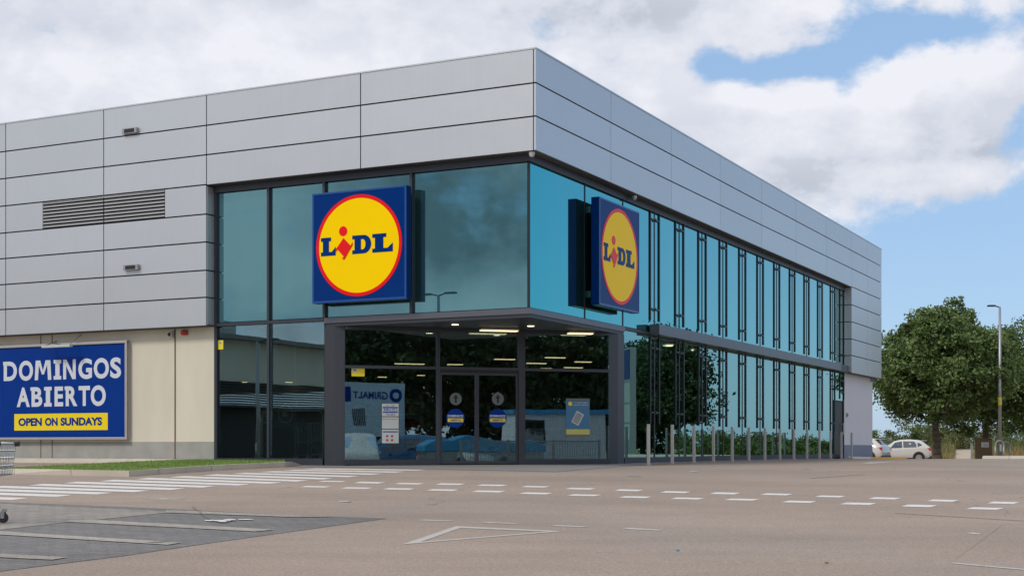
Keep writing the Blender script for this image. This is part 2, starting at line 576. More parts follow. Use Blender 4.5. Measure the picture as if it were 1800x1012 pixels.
M['sign_yellow'] = mat('sign_yellow', (1.0, 0.66, 0.0), 0.20, 0, 0.05, 1.2, spec=.06)
M['sign_red'] = mat('sign_red', (0.80, 0.006, 0.010), 0.2, 0, 0.05, 1.2, spec=.2)
M['poster_blue'] = mat('poster_blue', (0.0, 0.034, 0.24), 0.45, 0, 0.05, 1.0, spec=.12)
M['poster_white'] = mat('poster_white', (0.62, 0.66, 0.72), 0.5, 0, 0.03)
M['poster_yellow'] = mat('poster_yellow', (0.86, 0.66, 0.0), 0.5, 0, 0.03)
M['alu'] = mat('aluminium', (0.52, 0.50, 0.48), 0.4, 0.6, 0.08)
M['galv'] = mat('galvanised', (0.36, 0.37, 0.38), 0.45, 0.6, 0.1, 8)
M['stone_post'] = mat('bollard_steel', (0.52, 0.49, 0.46), 0.5, 0.35, 0.12, 6)
M['chrome'] = mat('cart_wire', (0.30, 0.33, 0.36), 0.45, 0.6, 0.03)
M['plastic'] = mat('black_plastic', (0.02, 0.022, 0.026), 0.45)
M['blue_plastic'] = mat('blue_plastic', (0.01, 0.06, 0.3), 0.4)
M['rubber'] = mat('rubber', (0.03, 0.02, 0.028), 0.7)
M['car_white'] = mat('car_paint_white', (0.66, 0.64, 0.60), 0.25, 0, 0.02, coat=1.0)
M['car_grey'] = mat('car_paint_grey', (0.08, 0.085, 0.085), 0.3, 0, 0.02, coat=.5)
M['car_blue'] = mat('car_paint_blue', (0.02, 0.16, 0.36), 0.25, 0, 0.02, coat=1.0)
M['tail'] = mat('tail_light_red', (0.55, 0.01, 0.015), 0.2, 0, 0.02, coat=1.0)
M['bark'] = mat('bark', (0.12, 0.09, 0.065), 0.9, 0, 0.3, 6, 0.03, 12)
M['leaf'] = leafmat('leaf_green', (0.135, 0.200, 0.060))
M['leaf_pale'] = leafmat('leaf_pale', (0.115, 0.150, 0.045))
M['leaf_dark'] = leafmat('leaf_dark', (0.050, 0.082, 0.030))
M['straw'] = leafmat('dry_straw', (0.36, 0.27, 0.11))
M['reed'] = leafmat('reed_green', (0.15, 0.17, 0.06))
M['wood'] = mat('brown_board', (0.13, 0.078, 0.035), 0.7, 0, 0.25, 4, stretch=(1, 1, 6))
M['sticker_yellow'] = mat('sticker_yellow', (0.80, 0.66, 0.02), 0.5)
M['sticker_white'] = mat('sticker_white', (0.50, 0.53, 0.51), 0.5)
M['sticker_grey'] = mat('sticker_grey', (0.13, 0.15, 0.14), 0.5)
M['red'] = mat('red_plastic', (0.45, 0.02, 0.02), 0.4)
M['tarp'] = mat('blue_tarpaulin', (0.05, 0.30, 0.55), 0.4, 0, 0.2, 1.5)
M['banner'] = mat('banner_cloth', (0.50, 0.62, 0.70), 0.6)
M['lamp_on'] = emat('lamp_glow', (1.0, 0.76, 0.42), 1.5)
M['lamp_small'] = emat('downlight_glow', (1.0, 0.78, 0.45), 5.0)

# ------------------------------------------------------------------ builders
def tag(o, label=None, cat=None, group=None, kind=None):
    if label: o['label'] = label
    if cat: o['category'] = cat
    if group: o['group'] = group
    if kind: o['kind'] = kind
    return o

def link(name, me, m, parent=None, loc=None, rotz=None, smooth=False):
    o = bpy.data.objects.new(name, me)
    if m is not None:
        me.materials.clear()
        me.materials.append(m)
    COL.objects.link(o)
    if parent is not None: o.parent = parent
    if loc is not None: o.location = loc
    if rotz is not None: o.rotation_euler = (0, 0, rotz)
    if smooth:
        for p in me.polygons: p.use_smooth = True
    return o

def thing(name, label, cat, loc=(0, 0, 0), rotz=0.0, group=None):
    o = bpy.data.objects.new(name, None)
    o.empty_display_size = 0.3
    COL.objects.link(o)
    o.location = loc
    o.rotation_euler = (0, 0, rotz)
    return tag(o, label, cat, group)

class MB:
    def __init__(s):
        s.v = []; s.f = []
    def box(s, x0, x1, y0, y1, z0, z1):
        if x0 > x1: x0, x1 = x1, x0
        if y0 > y1: y0, y1 = y1, y0
        if z0 > z1: z0, z1 = z1, z0
        n = len(s.v)
        s.v += [(x0, y0, z0), (x1, y0, z0), (x1, y1, z0), (x0, y1, z0), (x0, y0, z1), (x1, y0, z1), (x1, y1, z1), (x0, y1, z1)]
        s.f += [tuple(n + i for i in q) for q in ((0, 3, 2, 1), (4, 5, 6, 7), (0, 1, 5, 4), (1, 2, 6, 5), (2, 3, 7, 6), (3, 0, 4, 7))]
        return s
    def prism(s, poly, z0, z1, axis='z'):
        """poly extruded; axis z: poly in XY; axis y: poly is (x,z) extruded from y=z0 to z1."""
        a = sum(poly[i][0] * poly[(i + 1) % len(poly)][1] - poly[(i + 1) % len(poly)][0] * poly[i][1] for i in range(len(poly)))
        if a < 0: poly = poly[::-1]
        n = len(s.v); k = len(poly)
        if axis == 'z':
            s.v += [(x, y, z0) for x, y in poly] + [(x, y, z1) for x, y in poly]
            s.f += [tuple(n + i for i in range(k))[::-1], tuple(n + k + i for i in range(k))]
            s.f += [(n + i, n + (i + 1) % k, n + k + (i + 1) % k, n + k + i) for i in range(k)]
        else:
            s.v += [(x, z0, y) for x, y in poly] + [(x, z1, y) for x, y in poly]
            s.f += [tuple(n + i for i in range(k)), tuple(n + k + i for i in range(k))[::-1]]
            s.f += [(n + (i + 1) % k, n + i, n + k + i, n + k + (i + 1) % k) for i in range(k)]
        return s
    def tube(s, p, q, r, r2=None, n=8, cap=True):
        p = Vector(p); q = Vector(q)
        r2 = r if r2 is None else r2
        d = (q - p)
        if d.length < 1e-6: return s
        d.normalize()
        a = d.orthogonal().normalized(); b = d.cross(a)
        k = len(s.v)
        for c, rr in ((p, r), (q, r2)):
            for i in range(n):
                t = 2 * math.pi * i / n
                s.v.append(tuple(c + a * math.cos(t) * rr + b * math.sin(t) * rr))
        s.f += [(k + i, k + (i + 1) % n, k + n + (i + 1) % n, k + n + i) for i in range(n)]
        if cap:
            s.f += [tuple(k + i for i in range(n))[::-1], tuple(k + n + i for i in range(n))]
        return s
    def path(s, pts, r, n=8):
        for i in range(len(pts) - 1):
            s.tube(pts[i], pts[i + 1], r, n=n)
        return s
    def quad(s, *p):
        n = len(s.v)
        s.v += [tuple(x) for x in p]
        s.f.append(tuple(range(n, n + len(p))))
        return s
    def mesh(s, name):
        me = bpy.data.meshes.new(name)
        me.from_pydata(s.v, [], s.f)
        me.update()
        return me
    def build(s, name, m, parent=None, loc=None, rotz=None, bevel=0.0, smooth=False):
        me = s.mesh(name)
        if bevel > 0:
            bm = bmesh.new(); bm.from_mesh(me)
            bmesh.ops.bevel(bm, geom=[e for e in bm.edges], offset=bevel, segments=2, affect='EDGES', profile=0.5, clamp_overlap=True)
            bm.to_mesh(me); bm.free()
        return link(name, me, m, parent, loc, rotz, smooth)

def np_mesh(name, verts, k):
    """Mesh of separate k-gons from an (n*k,3) array."""
    nf = len(verts) // k
    me = bpy.data.meshes.new(name)
    me.vertices.add(len(verts))
    me.vertices.foreach_set('co', np.asarray(verts, dtype=np.float32).ravel())
    me.loops.add(nf * k)
    me.loops.foreach_set('vertex_index', np.arange(nf * k, dtype=np.int32))
    me.polygons.add(nf)
    me.polygons.foreach_set('loop_start', np.arange(0, nf * k, k, dtype=np.int32))
    me.polygons.foreach_set('loop_total', np.full(nf, k, dtype=np.int32))
    me.update(calc_edges=True)
    me.validate()
    return me

def flat_shape(name, loops, m, parent, y, ext=0.004):
    """Filled outline (with holes) standing in the XZ plane, facing -Y."""
    cu = bpy.data.curves.new('outline', 'CURVE')
    cu.dimensions = '2D'
    cu.fill_mode = 'BOTH'
    cu.extrude = ext / 2
    for lp in loops:
        sp = cu.splines.new('POLY')
        sp.points.add(len(lp) - 1)
        for i, (x, z) in enumerate(lp):
            sp.points[i].co = (x, z, 0, 1)
        sp.use_cyclic_u = True
    tmp = bpy.data.objects.new('outline', cu)
    me = bpy.data.meshes.new_from_object(tmp)
    bpy.data.objects.remove(tmp)
    me.transform(Matrix.Translation((0, y, 0)) @ Matrix.Rotation(R(90), 4, 'X'))
    me.name = name
    return link(name, me, m, parent)

_glyph = {}
def text_mesh(s, bold=0.0, mirror_x=False):
    cu = bpy.data.curves.new('lettering', 'FONT')
    cu.body = s
    cu.size = 1.0
    cu.offset = bold
    cu.extrude = 0.0
    cu.resolution_u = 5
    tmp = bpy.data.objects.new('lettering', cu)
    COL.objects.link(tmp)
    bpy.context.view_layer.update()
    me = bpy.data.meshes.new_from_object(tmp)
    bpy.data.objects.remove(tmp)
    return me

def fit_text(bmv, s, x0, x1, z0, z1, y, bold=0.0):
    """Append the lettering fitted into a rectangle (XZ plane) to lists."""
    me = text_mesh(s, bold)
    co = np.array([v.co[:] for v in me.vertices])
    mn, mxx = co.min(0), co.max(0)
    sx = (x1 - x0) / max(mxx[0] - mn[0], 1e-6); sz = (z1 - z0) / max(mxx[1] - mn[1], 1e-6)
    n = len(bmv.v)
    for c in co:
        bmv.v.append((x0 + (c[0] - mn[0]) * sx, y, z0 + (c[1] - mn[1]) * sz))
    for p in me.polygons:
        bmv.f.append(tuple(n + i for i in p.vertices))
    bpy.data.meshes.remove(me)

def poly_letter(mb, ch, x0, x1, z0, z1, y):
    P = {'M': [[(0, 0), (.20, 0), (.27, 1), (.06, 1)], [(.80, 0), (1, 0), (.94, 1), (.73, 1)], [(.16, 1), (.34, 1), (.56, .28), (.44, .28)], [(.66, 1), (.84, 1), (.56, .28), (.44, .28)]],
         'N': [[(0, 0), (.24, 0), (.24, 1), (0, 1)], [(.76, 0), (1, 0), (1, 1), (.76, 1)], [(.02, 1), (.27, 1), (.98, 0), (.73, 0)]]}[ch]
    for k, q in enumerate(P):
        mb.quad(*[(x0 + a * (x1 - x0), y - .0012 * k, z0 + b * (z1 - z0)) for a, b in q])

def circle(cx, cz, r, n=64):
    return [(cx + r * math.cos(2 * math.pi * i / n), cz + r * math.sin(2 * math.pi * i / n)) for i in range(n)]

# ------------------------------------------------------------------ ground sheets
def clipped_sheet(name, x0, x1, y0, y1, off, m, step=None):
    ys = sorted(set([y0, y1] + [y for y in GY if y0 < y < y1]))
    mb = MB()
    for y in ys:
        mb.v += [(x0, y, g(y) + off), (x1, y, g(y) + off)]
    for i in range(len(ys) - 1):
        k = 2 * i
        mb.f.append((k, k + 1, k + 3, k + 2))
    return mb.build(name, m)

def poly_sheet(name, polys, off, m, kind='structure'):
    """World-space outline(s) laid on the ground, cut at the ground's folds so that they follow it."""
    bm = bmesh.new()
    for poly in polys:
        vs = [bm.verts.new((p.x, p.y, 0)) for p in poly]
        try:
            bm.faces.new(vs)
        except ValueError:
            pass
    for yb in GY:
        geom = bm.verts[:] + bm.edges[:] + bm.faces[:]
        bmesh.ops.bisect_plane(bm, geom=geom, plane_co=(0, yb, 0), plane_no=(0, 1, 0))
    for v in bm.verts:
        v.co.z = g(v.co.y) + off
    bmesh.ops.recalc_face_normals(bm, faces=bm.faces)
    for f in bm.faces:
        if f.normal.z < 0: f.normal_flip()
    me = bpy.data.meshes.new(name)
    bm.to_mesh(me); bm.free()
    o = link(name, me, m)
    if kind: o['kind'] = kind
    return o

gr = clipped_sheet('ground', -1500, 1500, -300, 3000, -0.02, M['earth']); tag(gr, kind='structure')
W2 = lambda x, y: Vector((x, y, 0))
road = [W2(-80, -60), W2(60, -60), W2(34, 20), W2(22, 62), W2(20, 74), W2(10, 74), W2(13, 106), W2(40, 106), W2(40, 112), W2(-80, 112)]
road = [W2(-90, -60), W2(70, -60), W2(34, 26), W2(27, 52), W2(19.0, 60), W2(13.5, 74), W2(30.5, 74), W2(30.5, 96), W2(34, 104), W2(-90, 104)]
road = [W2(-90, -60), W2(70, -60), W2(34, 26), W2(27, 52), W2(21.5, 60), W2(21.5, 66), W2(31.0, 88), W2(31.0, 104), W2(-90, 104)]
poly_sheet('asphalt_road', [road], 0.0, M['asphalt'])

def pq(*pts, off=0.0):
    return [G(x, y, off) for x, y in pts]

# pedestrian crossing
tr_ = [(51, 875), (128, 869.7), (198.6, 865.5), (262.5, 861.7), (326, 858), (380.5, 854), (441.7, 850.5), (497, 847.5), (543, 843.8), (587, 840.2), (632, 836.4), (673, 832.3), (713, 828.6), (750, 825.2)]
tl_ = [(-200, 867), (-125, 861.8), (-60, 857.5), (5, 853.6), (75, 850), (136, 846.2), (199, 842.8), (262, 839.4), (322, 836.4), (380, 833.2), (432, 830.5), (480, 827.6), (520, 825.0), (555, 822.7)]
zeb = []
for i, (a, b) in enumerate(zip(tl_, tr_)):
    k = 3.4 - 0.13 * i
    zeb.append(pq(a, b, (b[0] - 30 + i, b[1] + k), (a[0] - 25, a[1] + k)))
poly_sheet('crosswalk_paint', zeb, 0.004, M['paint'])
# double row of dashes
Z7 = lambda X, Y: (500 + X / 3.0, 800 + Y / 3.0)
Z8 = lambda X, Y: (1080 + X * 0.4, 780 + Y * 0.4)
D7 = [(175, 330, 134, 141), (365, 530, 139, 149), (578, 738, 145, 154), (795, 955, 147, 157), (1012, 1178, 153, 163), (1245, 1402, 161, 170), (1477, 1642, 171, 181),
      (80, 245, 161, 170), (295, 467, 168, 177), (515, 690, 172, 182), (748, 922, 178, 188), (985, 1168, 185, 196), (1236, 1415, 195, 206), (1490, 1672, 205, 215)]
D8 = [(0, 128, 199, 208), (200, 337, 207, 216), (418, 553, 212, 222), (640, 785, 217, 226), (880, 1018, 226, 235), (1115, 1262, 234, 244), (1373, 1515, 244, 254), (1638, 1780, 253, 264),
      (18, 165, 229, 238), (245, 397, 235, 244), (482, 638, 240, 249), (735, 890, 249, 259), (990, 1153, 257, 268), (1260, 1420, 266, 278), (1543, 1713, 278, 289)]
dash = []
for Z, D in ((Z7, D7), (Z8, D8)):
    for (a, b, t, u) in D:
        w = b - a; s = 0.2 * w
        tilt = 0.28 * (u - t)
        dash.append(pq(Z(a, u - tilt), Z(b - s, u), Z(b, t + tilt), Z(a + s, t)))
poly_sheet('dashed_road_paint', dash, 0.004, M['paint'])
dash = []
for Z, (a, b, t, u) in ((Z7, (695, 895, 339, 347)), (Z7, (1038, 1237, 352, 361)), (Z7, (1395, 1605, 368, 379)), (Z8, (30, 215, 369, 381))):
    w = b - a
    dash.append(pq(Z(a, t + 4), Z(a + .2 * w, t - .5), Z(b, u - 3), Z(b - .12 * w, u)))
dash.append(pq(Z8(1478, 520), Z8(1800, 549), Z8(1900, 558), Z8(1900, 562), Z8(1800, 554), Z8(1490, 526)))
dash.append(pq(Z8(1540, 391), Z8(1580, 389), Z8(1610, 394), Z8(1606, 398), Z8(1580, 397)))
dash.append(pq(Z8(1090, 86), Z8(1120, 81), Z8(1240, 76.5), Z8(1210, 80), Z8(1130, 86)))
poly_sheet('thin_road_paint', dash, 0.004, M['paint_old'])
# give-way triangle
to = [Z7(620, 470), Z7(905, 373), Z7(1470, 400)]
ti = [Z7(720, 456), Z7(928, 383), Z7(1385, 402)]
tri = [[to[i], to[(i + 1) % 3], ti[(i + 1) % 3], ti[i]] for i in range(3)]
poly_sheet('give_way_triangle_paint', [pq(*t) for t in tri], 0.004, M['paint_old'])
# paved parking bays at lower left
Z3 = lambda X, Y: (X / 3.6, 740 + Y / 3.6)
bay = [Z3(-900, 500), Z3(0, 512), Z3(700, 538), Z3(1800, 590), Z7(540, 333), Z3(1800, 705), Z3(1300, 775), Z3(800, 850), Z3(0, 950), Z3(-900, 1062)]
poly_sheet('parking_bay_paving', [pq(*bay)], 0.004, M['paver_dark'])
light = [[Z3(-900, 518), Z3(0, 524), Z3(1050, 572), Z3(1050, 581), Z3(600, 627), Z3(430, 640), Z3(0, 690), Z3(-900, 790)],
         [Z3(1050, 563), Z3(1800, 592), Z7(380, 331), Z3(1800, 611), Z3(1050, 580)]]
poly_sheet('light_paving', [pq(*light[0])], 0.008, M['paver_light'])
lines = [[Z3(-900, 640), Z3(0, 700), Z3(900, 757), Z3(1150, 773), Z3(1060, 787), Z3(900, 777), Z3(0, 722), Z3(-900, 665)],
         [Z3(430, 630), Z3(600, 628), Z3(1740, 689), Z3(1620, 702), Z3(900, 665), Z3(430, 641)],
         [Z3(-900, 790), Z3(0, 842), Z3(430, 866), Z3(330, 882), Z3(0, 866), Z3(-900, 815)],
         [Z3(1050, 566), Z3(1800, 595), Z7(300, 330), Z3(1800, 608), Z3(1050, 582)]]
poly_sheet('bay_line_paving', [pq(*l) for l in lines], 0.012, M['paver_line'])
sp = []
for (x, y, w, h) in ((1330, 634, 45, 7), (1400, 637, 60, 9), (1455, 632, 40, 6), (1550, 627, 55, 5), (1410, 645, 30, 5), (1500, 632, 30, 3)):
    sp.append(pq(*[Z3(x + w * math.cos(t) * (0.8 + 0.3 * random.random()), y + .55 * h * math.sin(t) * (0.8 + 0.3 * random.random())) for t in [k * 0.6283 for k in range(10)]]))
for i, q in enumerate(sp):
    pass
poly_sheet('spilled_white_paint', sp[:1] + sp[3:4], 0.016, M['paint'])
poly_sheet('spilled_white_paint', sp[1:2], 0.020, M['paint'])
poly_sheet('spilled_white_paint', sp[2:3] + sp[4:5], 0.024, M['paint'])
poly_sheet('crack_in_paving', [pq(Z3(1212, 543), Z3(1222, 543), Z3(1328, 622), Z3(1318, 622)), pq(Z3(900, 775), Z3(1010, 768), Z3(1150, 765), Z3(1010, 773))], 0.017, M['crack'])
poly_sheet('asphalt_stain', [pq(*[Z3(1050 + 120 * math.cos(t), 490 + 8 * math.sin(t)) for t in [k * 0.6283 for k in range(10)]])], 0.003, M['paver_line'])
poly_sheet('asphalt_crack', [pq(Z8(1500, 505), Z8(1501.5, 505), Z8(1711, 352), Z8(1709.5, 352)), pq(Z8(60, 140), Z8(120, 142), Z8(120, 143.5), Z8(60, 142)),
                              pq(Z8(860, 150), Z8(1100, 133), Z8(1100, 135), Z8(860, 152)), pq(Z8(1230, 303), Z8(1800, 337), Z8(1800, 339), Z8(1230, 304.3))], 0.003, M['crack'])
# concrete apron in front of the entrance and yellow line along the posts
poly_sheet('concrete_apron', [[bw(-.9, 7.4), bw(-1.0, -1.0), bw(8, -.9), bw(37, -.9), bw(37, .45), bw(6.0, .8), bw(1.2, 6.0), bw(.36, 7.4)]], 0.006, M['apron'])
poly_sheet('yellow_line_paint', [[bw(3.9, -1.14), bw(26, -1.14), bw(26, -1.24), bw(3.9, -1.24)], [bw(31, -1.6), bw(40, -1.6), bw(40, -1.9), bw(31, -1.9)]], 0.010, M['paint_yellow'])

# ------------------------------------------------------------------ island with turf and kerbs
def kerb_run(name, outer, inner, h=0.12):
    mb = MB()
    for i in range(len(outer) - 1):
        o0, o1, i0, i1 = outer[i], outer[i + 1], inner[i], inner[i + 1]
        seg = max(1, int((o1 - o0).length / 1.0))
        for k in range(seg):
            ga = .007 / (o1 - o0).length; t0, t1 = k / seg + ga, (k + 1) / seg - ga
            a0, a1 = o0.lerp(o1, t0), o0.lerp(o1, t1)
            b0, b1 = i0.lerp(i1, t0), i0.lerp(i1, t1)
            m0, m1 = a0.lerp(b0, 0.55), a1.lerp(b1, 0.55)
            n = len(mb.v)
            for (p, hh) in ((a0, -0.05), (a0, 0.02), (m0, h), (b0, h), (b0, -0.05), (a1, -0.05), (a1, 0.02), (m1, h), (b1, h), (b1, -0.05)):
                mb.v.append((p.x, p.y, g(p.y) + hh))
            for q in range(4):
                mb.f.append((n + q, n + q + 1, n + 5 + q + 1, n + 5 + q))
            mb.f.append((n, n + 1, n + 2, n + 3, n + 4))
            mb.f.append((n + 9, n + 8, n + 7, n + 6, n + 5))
    return tag(mb.build(name, M['kerb']), kind='structure')

Op = [G(-120, 826), G(25, 833.5), G(228, 836.6), G(372, 825), G(530, 817.8)]
Ip = [G(-120, 818.5, .12), G(25, 823, .12), G(228, 826.8, .12), G(372, 817.5, .12), G(500, 811.8, .12)]
kerb_run('kerb', Op, Ip)
turf_poly = [Ip[0], Ip[1], Ip[2], Ip[3], Ip[4], bw(.30, 7.2), bw(.30, 10.2), G(160, 814.5, .12), G(25, 821, .12), G(-120, 816, .12)]
tp = poly_sheet('turf_base', [turf_poly], 0.118, M['turf'])
# grass blades
def inside(poly, x, y):
    c = False
    for i in range(len(poly)):
        a, b = poly[i], poly[i - 1]
        if (a.y > y) != (b.y > y) and x < (b.x - a.x) * (y - a.y) / (b.y - a.y) + a.x: c = not c
    return c
xs0, xs1 = min(p.x for p in turf_poly), max(p.x for p in turf_poly)
ys0, ys1 = min(p.y for p in turf_poly), max(p.y for p in turf_poly)
bl = []
for _ in range(34000):
    x, y = random.uniform(xs0, xs1), random.uniform(ys0, ys1)
    if not inside(turf_poly, x, y): continue
    t = random.uniform(0, math.pi); h = random.uniform(.02, .045); w = .006
    z = g(y) + .115
    bl += [(x - w * math.cos(t), y - w * math.sin(t), z), (x + w * math.cos(t), y + w * math.sin(t), z), (x + random.uniform(-.015, .015), y + random.uniform(-.015, .015), z + h)]
tag(link('grass', np_mesh('grass', np.array(bl), 3), M['blade']), 'short green grass growing on the kerbed island by the cream wall', 'grass', kind='stuff')
# low kerb at the foot of the cream wall
kerb_run('kerb', [bw(-.28, 26), bw(-.22, 17.5), bw(-.05, 10.0)], [bw(.3, 26), bw(.3, 17.5), bw(.3, 10.0)], 0.13)
# far kerb on the right
kerb_run('kerb', [Vector((19.6, 58.5, 0)), Vector((30, 56, 0)), Vector((60, 50, 0))], [Vector((19.9, 59.2, 0)), Vector((30.2, 56.8, 0)), Vector((60.2, 50.8, 0))], 0.15)

ky = kerb_run('kerb', [Vector((15.6, 61.6, 0)), Vector((17.3, 61.3, 0))], [Vector((15.7, 61.95, 0)), Vector((17.3, 61.65, 0))], 0.11)
ky.data.materials.clear(); ky.data.materials.append(M['paint_yellow'])
kerb_run('kerb', [bw(29.4, -.30), bw(36.4, -.30)], [bw(29.4, -.05), bw(36.4, -.05)], 0.12)
# ------------------------------------------------------------------ the shop
shop = thing('supermarket', 'long low supermarket clad in silver panels with a glazed corner entrance', 'supermarket', (CX, CY, 0), ROTB)
# local frame: x = distance along the right front, y = distance along the left front
ZR = [9.52, 8.75, 7.99, 7.22, 6.46, 5.74, 5.01, 4.31, 3.59]
UA = [0.075, 4.74, 9.46, 12.95, 16.57, 20.2, 23.8, 27.4, 31.0, 34.6, 38.2]
WBJ = [0.0, 4.42, 8.85, 13.23, 17.68, 21.99, 26.46, 30.75, 33.77, 36.64]
gh, gv = 0.018, 0.015
pan = MB()
for r in range(8):
    z1, z0 = ZR[r] - (gh if r else 0), ZR[r + 1] + (gh if r < 7 else 0)
    for c in range(len(UA) - 1):
        if r >= 3 and UA[c] < 9.4: continue
        y0, y1 = UA[c] + gv, UA[c + 1] - gv
        if c == 0: y0 = UA[0]
        if r == 3 and c in (2, 3):      # opening for the louvre
            if c == 2:
                y0b, y1b = y0, 10.83
                pan.box(0, .05, y0b, y1b, z0, z1)
            else:
                pan.box(0, .05, 15.17, y1, z0, z1)
            continue
        if r == 2 and UA[c] < 9.4: z0b = 7.22
        else: z0b = z0
        pan.box(0, .05, y0, y1, z0b, z1)
    for c in range(len(WBJ) - 1):
        if r >= 3 and WBJ[c] < 30.7: continue
        z0b = 7.22 if (r == 2 and WBJ[c] < 30.7) else z0
        pan.box(WBJ[c] + (0 if c == 0 else .008), WBJ[c + 1] - .008, 0, .05, z0b, z1)
pan.build('cladding', M['panel'], shop)
cap = MB().box(-.012, .09, .0, 38.2, 9.524, 9.56).box(.092, 36.66, -.012, .09, 9.524, 9.56)
cap.build('parapet_coping', M['panel'], shop)
bk = MB()
bk.box(.054, .30, .054, 38.2, 7.245, 9.52).box(.302, 36.6, .054, .30, 7.245, 9.52)
bk.box(.054, .335, 9.50, 38.2, 3.61, 7.243)
bk.box(30.80, 36.6, .054, .335, 3.61, 7.243)
bk.build('cladding_backing', M['backing'], shop)
so_ = MB().box(.054, .60, .054, 9.46, 7.21, 7.240).box(.602, 30.75, .054, .60, 7.21, 7.240).box(.054, .6, 9.5, 38.2, 3.58, 3.606).box(30.8, 36.6, .054, .6, 3.58, 3.606)
so_.build('soffit', M['soffit'], shop)
rv = MB(); rv2 = MB()
for r in range(3, 8):
    z1, z0 = ZR[r] - gh - (.02 if r == 3 else 0), ZR[r + 1] + (gh if r < 7 else .022)
    rv.box(.052, INS + .02, 9.455, 9.49, z0, z1)
    rv2.box(30.757, 30.79, .052, INS + .02, z0, z1)
rv.build('reveal_panel', M['panel'], shop)
rv2.build('reveal_panel', M['panel'], shop)
# walls
MB().box(INS, .60, 9.46, 38.2, .58, 3.575).build('wall', M['cream'], shop)['label'] = 'cream rendered wall beneath the silver panels'
MB().box(INS - .004, .60, 9.46, 38.2, -.3, .578).build('wall_base', M['plinth'], shop)
MB().box(30.78, 36.30, INS, .60, .52, 3.575).build('wall', M['white_wall'], shop)['label'] = 'white rendered wall at the far end'
MB().box(30.78, 36.304, INS - .004, .60, -.3, .518).build('wall_base', M['plinth_blue'], shop)['label'] = 'blue grey painted base of the white wall'
MB().box(36.02, 36.30, .602, 38.0, -.6, 9.3).box(.602, 36.0, 37.9, 38.2, -.6, 9.3).box(36.302, 36.6, .06, 38.2, 3.6, 9.5).build('rear_wall', M['white_wall'], shop)
MB().box(.31, 36.0, .31, 37.9, 9.05, 9.2).build('roof', M['roof'], shop)
for px, hw_ in ((308, .018), (92, .012), (72, .012)):
    u = uA(px); MB().box(INS - .012, INS - .006, u - hw_, u + hw_, -.02, 3.57).build('wall_joint', M['rust'], shop)
# louvre
lv = MB()
y0, y1 = 10.85, 15.15
for k in range(8):
    z = 6.50 + k * (0.70 / 7.6)
    for (a, b) in ((y0, 12.93), (12.97, y1)):
        n = len(lv.v)
        lv.v += [(.0, a, z), (.0, b, z), (.0, b, z + .045), (.0, a, z + .045), (.075, a, z + .02), (.075, b, z + .02), (.075, b, z + .065), (.075, a, z + .065)]
        lv.f += [tuple(n + i for i in q) for q in ((0, 3, 2, 1), (4, 5, 6, 7), (0, 1, 5, 4), (1, 2, 6, 5), (2, 3, 7, 6), (3, 0, 4, 7))]
lv.box(.0, .05, y0, y1, 7.165, 7.20)
lv.build('ventilation_louvre', M['louvre'], shop)
MB().box(.056, .09, 12.94, 12.96, 6.5, 7.2).build('louvre_post', M['galv'], shop)

# curtain wall, left front (plane x = INS)
def pane_a(u0, u1, z0, z1, m, nm='window'):
    return MB().box(INS + .02, INS + .032, u0 + .035, u1 - .035, z0, z1).build(nm, M[m], shop)
UM = [9.42, 7.72, 6.015, 3.49, .36]
for i in range(4):
    pane_a(UM[i + 1], UM[i], 3.68, 7.03, 'gl_up_a')
for i in range(2):
    pane_a(UM[i + 1], UM[i], .16, 3.57, 'gl_low')
for u in (7.72, 6.015, 3.49):
    MB().box(INS - .06, INS + .06, u - .034, u + .034, 3.66, 7.04).build('mullion', M['frame'], shop)
MB().box(INS - .06, INS + .06, 7.72 - .034, 7.72 + .034, .165, 3.575).build('mullion', M['frame'], shop)
MB().box(INS - .04, INS + .08, 9.37, 9.455, .0, 7.04).build('mullion', M['frame'], shop)
MB().box(INS - .005, INS + .035, INS - .005, INS + .035, 3.67, 7.03).build('corner_post', M['frame_dark'], shop)
MB().box(INS - .07, INS + .1, INS + .1, 9.455, 7.042, 7.205).build('head_frame', M['frame'], shop)
MB().box(INS - .07, 30.75, INS - .07, INS + .098, 7.042, 7.205).build('head_frame', M['frame'], shop)
MB().box(INS - .055, INS + .08, 6.03, 9.365, 3.578, 3.656).build('transom', M['frame'], shop)
MB().box(INS - .055, INS + .08, 6.05, 9.365, -.12, .157).build('sill', M['frame'], shop)
# right front (plane y = INS)
wm = [INS + .04, 3.53, 6.05] + [8.40 + 2.045 * k for k in range(11)] + [30.70]
def pane_b(a, b, z0, z1, m):
    return MB().box(a + .024, b - .024, INS + .002, INS + .014, z0, z1).build('window', M[m], shop)
for i in range(len(wm) - 1):
    pane_b(wm[i], wm[i + 1], 3.68, 7.03, 'gl_up_b')
    if i >= 2 and i < len(wm) - 2:
        pane_b(wm[i], wm[i + 1], .16, 3.57, 'gl_low_b')
pane_b(wm[-2], wm[-1], 2.38, 3.57, 'gl_low_b')
for i, w in enumerate(wm[1:-1]):
    MB().box(w - .028, w + .028, INS - .010, INS + .06, 3.66, 7.04).build('mullion', M['frame_dark'], shop)
    if w > 6.2:
        MB().box(w - .028, w + .028, INS - .010, INS + .06, .0, 3.575).build('mullion', M['frame_dark'], shop)
MB().box(30.70, 30.75, INS - .03, INS + .06, .0, 7.04).build('mullion', M['frame_dark'], shop)
MB().box(6.10, 7.9, INS - .05, INS + .08, 3.578, 3.656).box(7.902, 30.68, INS - .008, INS + .08, 3.578, 3.656).build('transom', M['frame'], shop)
MB().box(6.10, 28.90, INS - .045, INS + .08, -.12, .157).build('sill', M['frame'], shop)
band = MB()
wj = [7.9] + [8.40 + 2.045 * k for k in range(1, 11)] + [28.95]
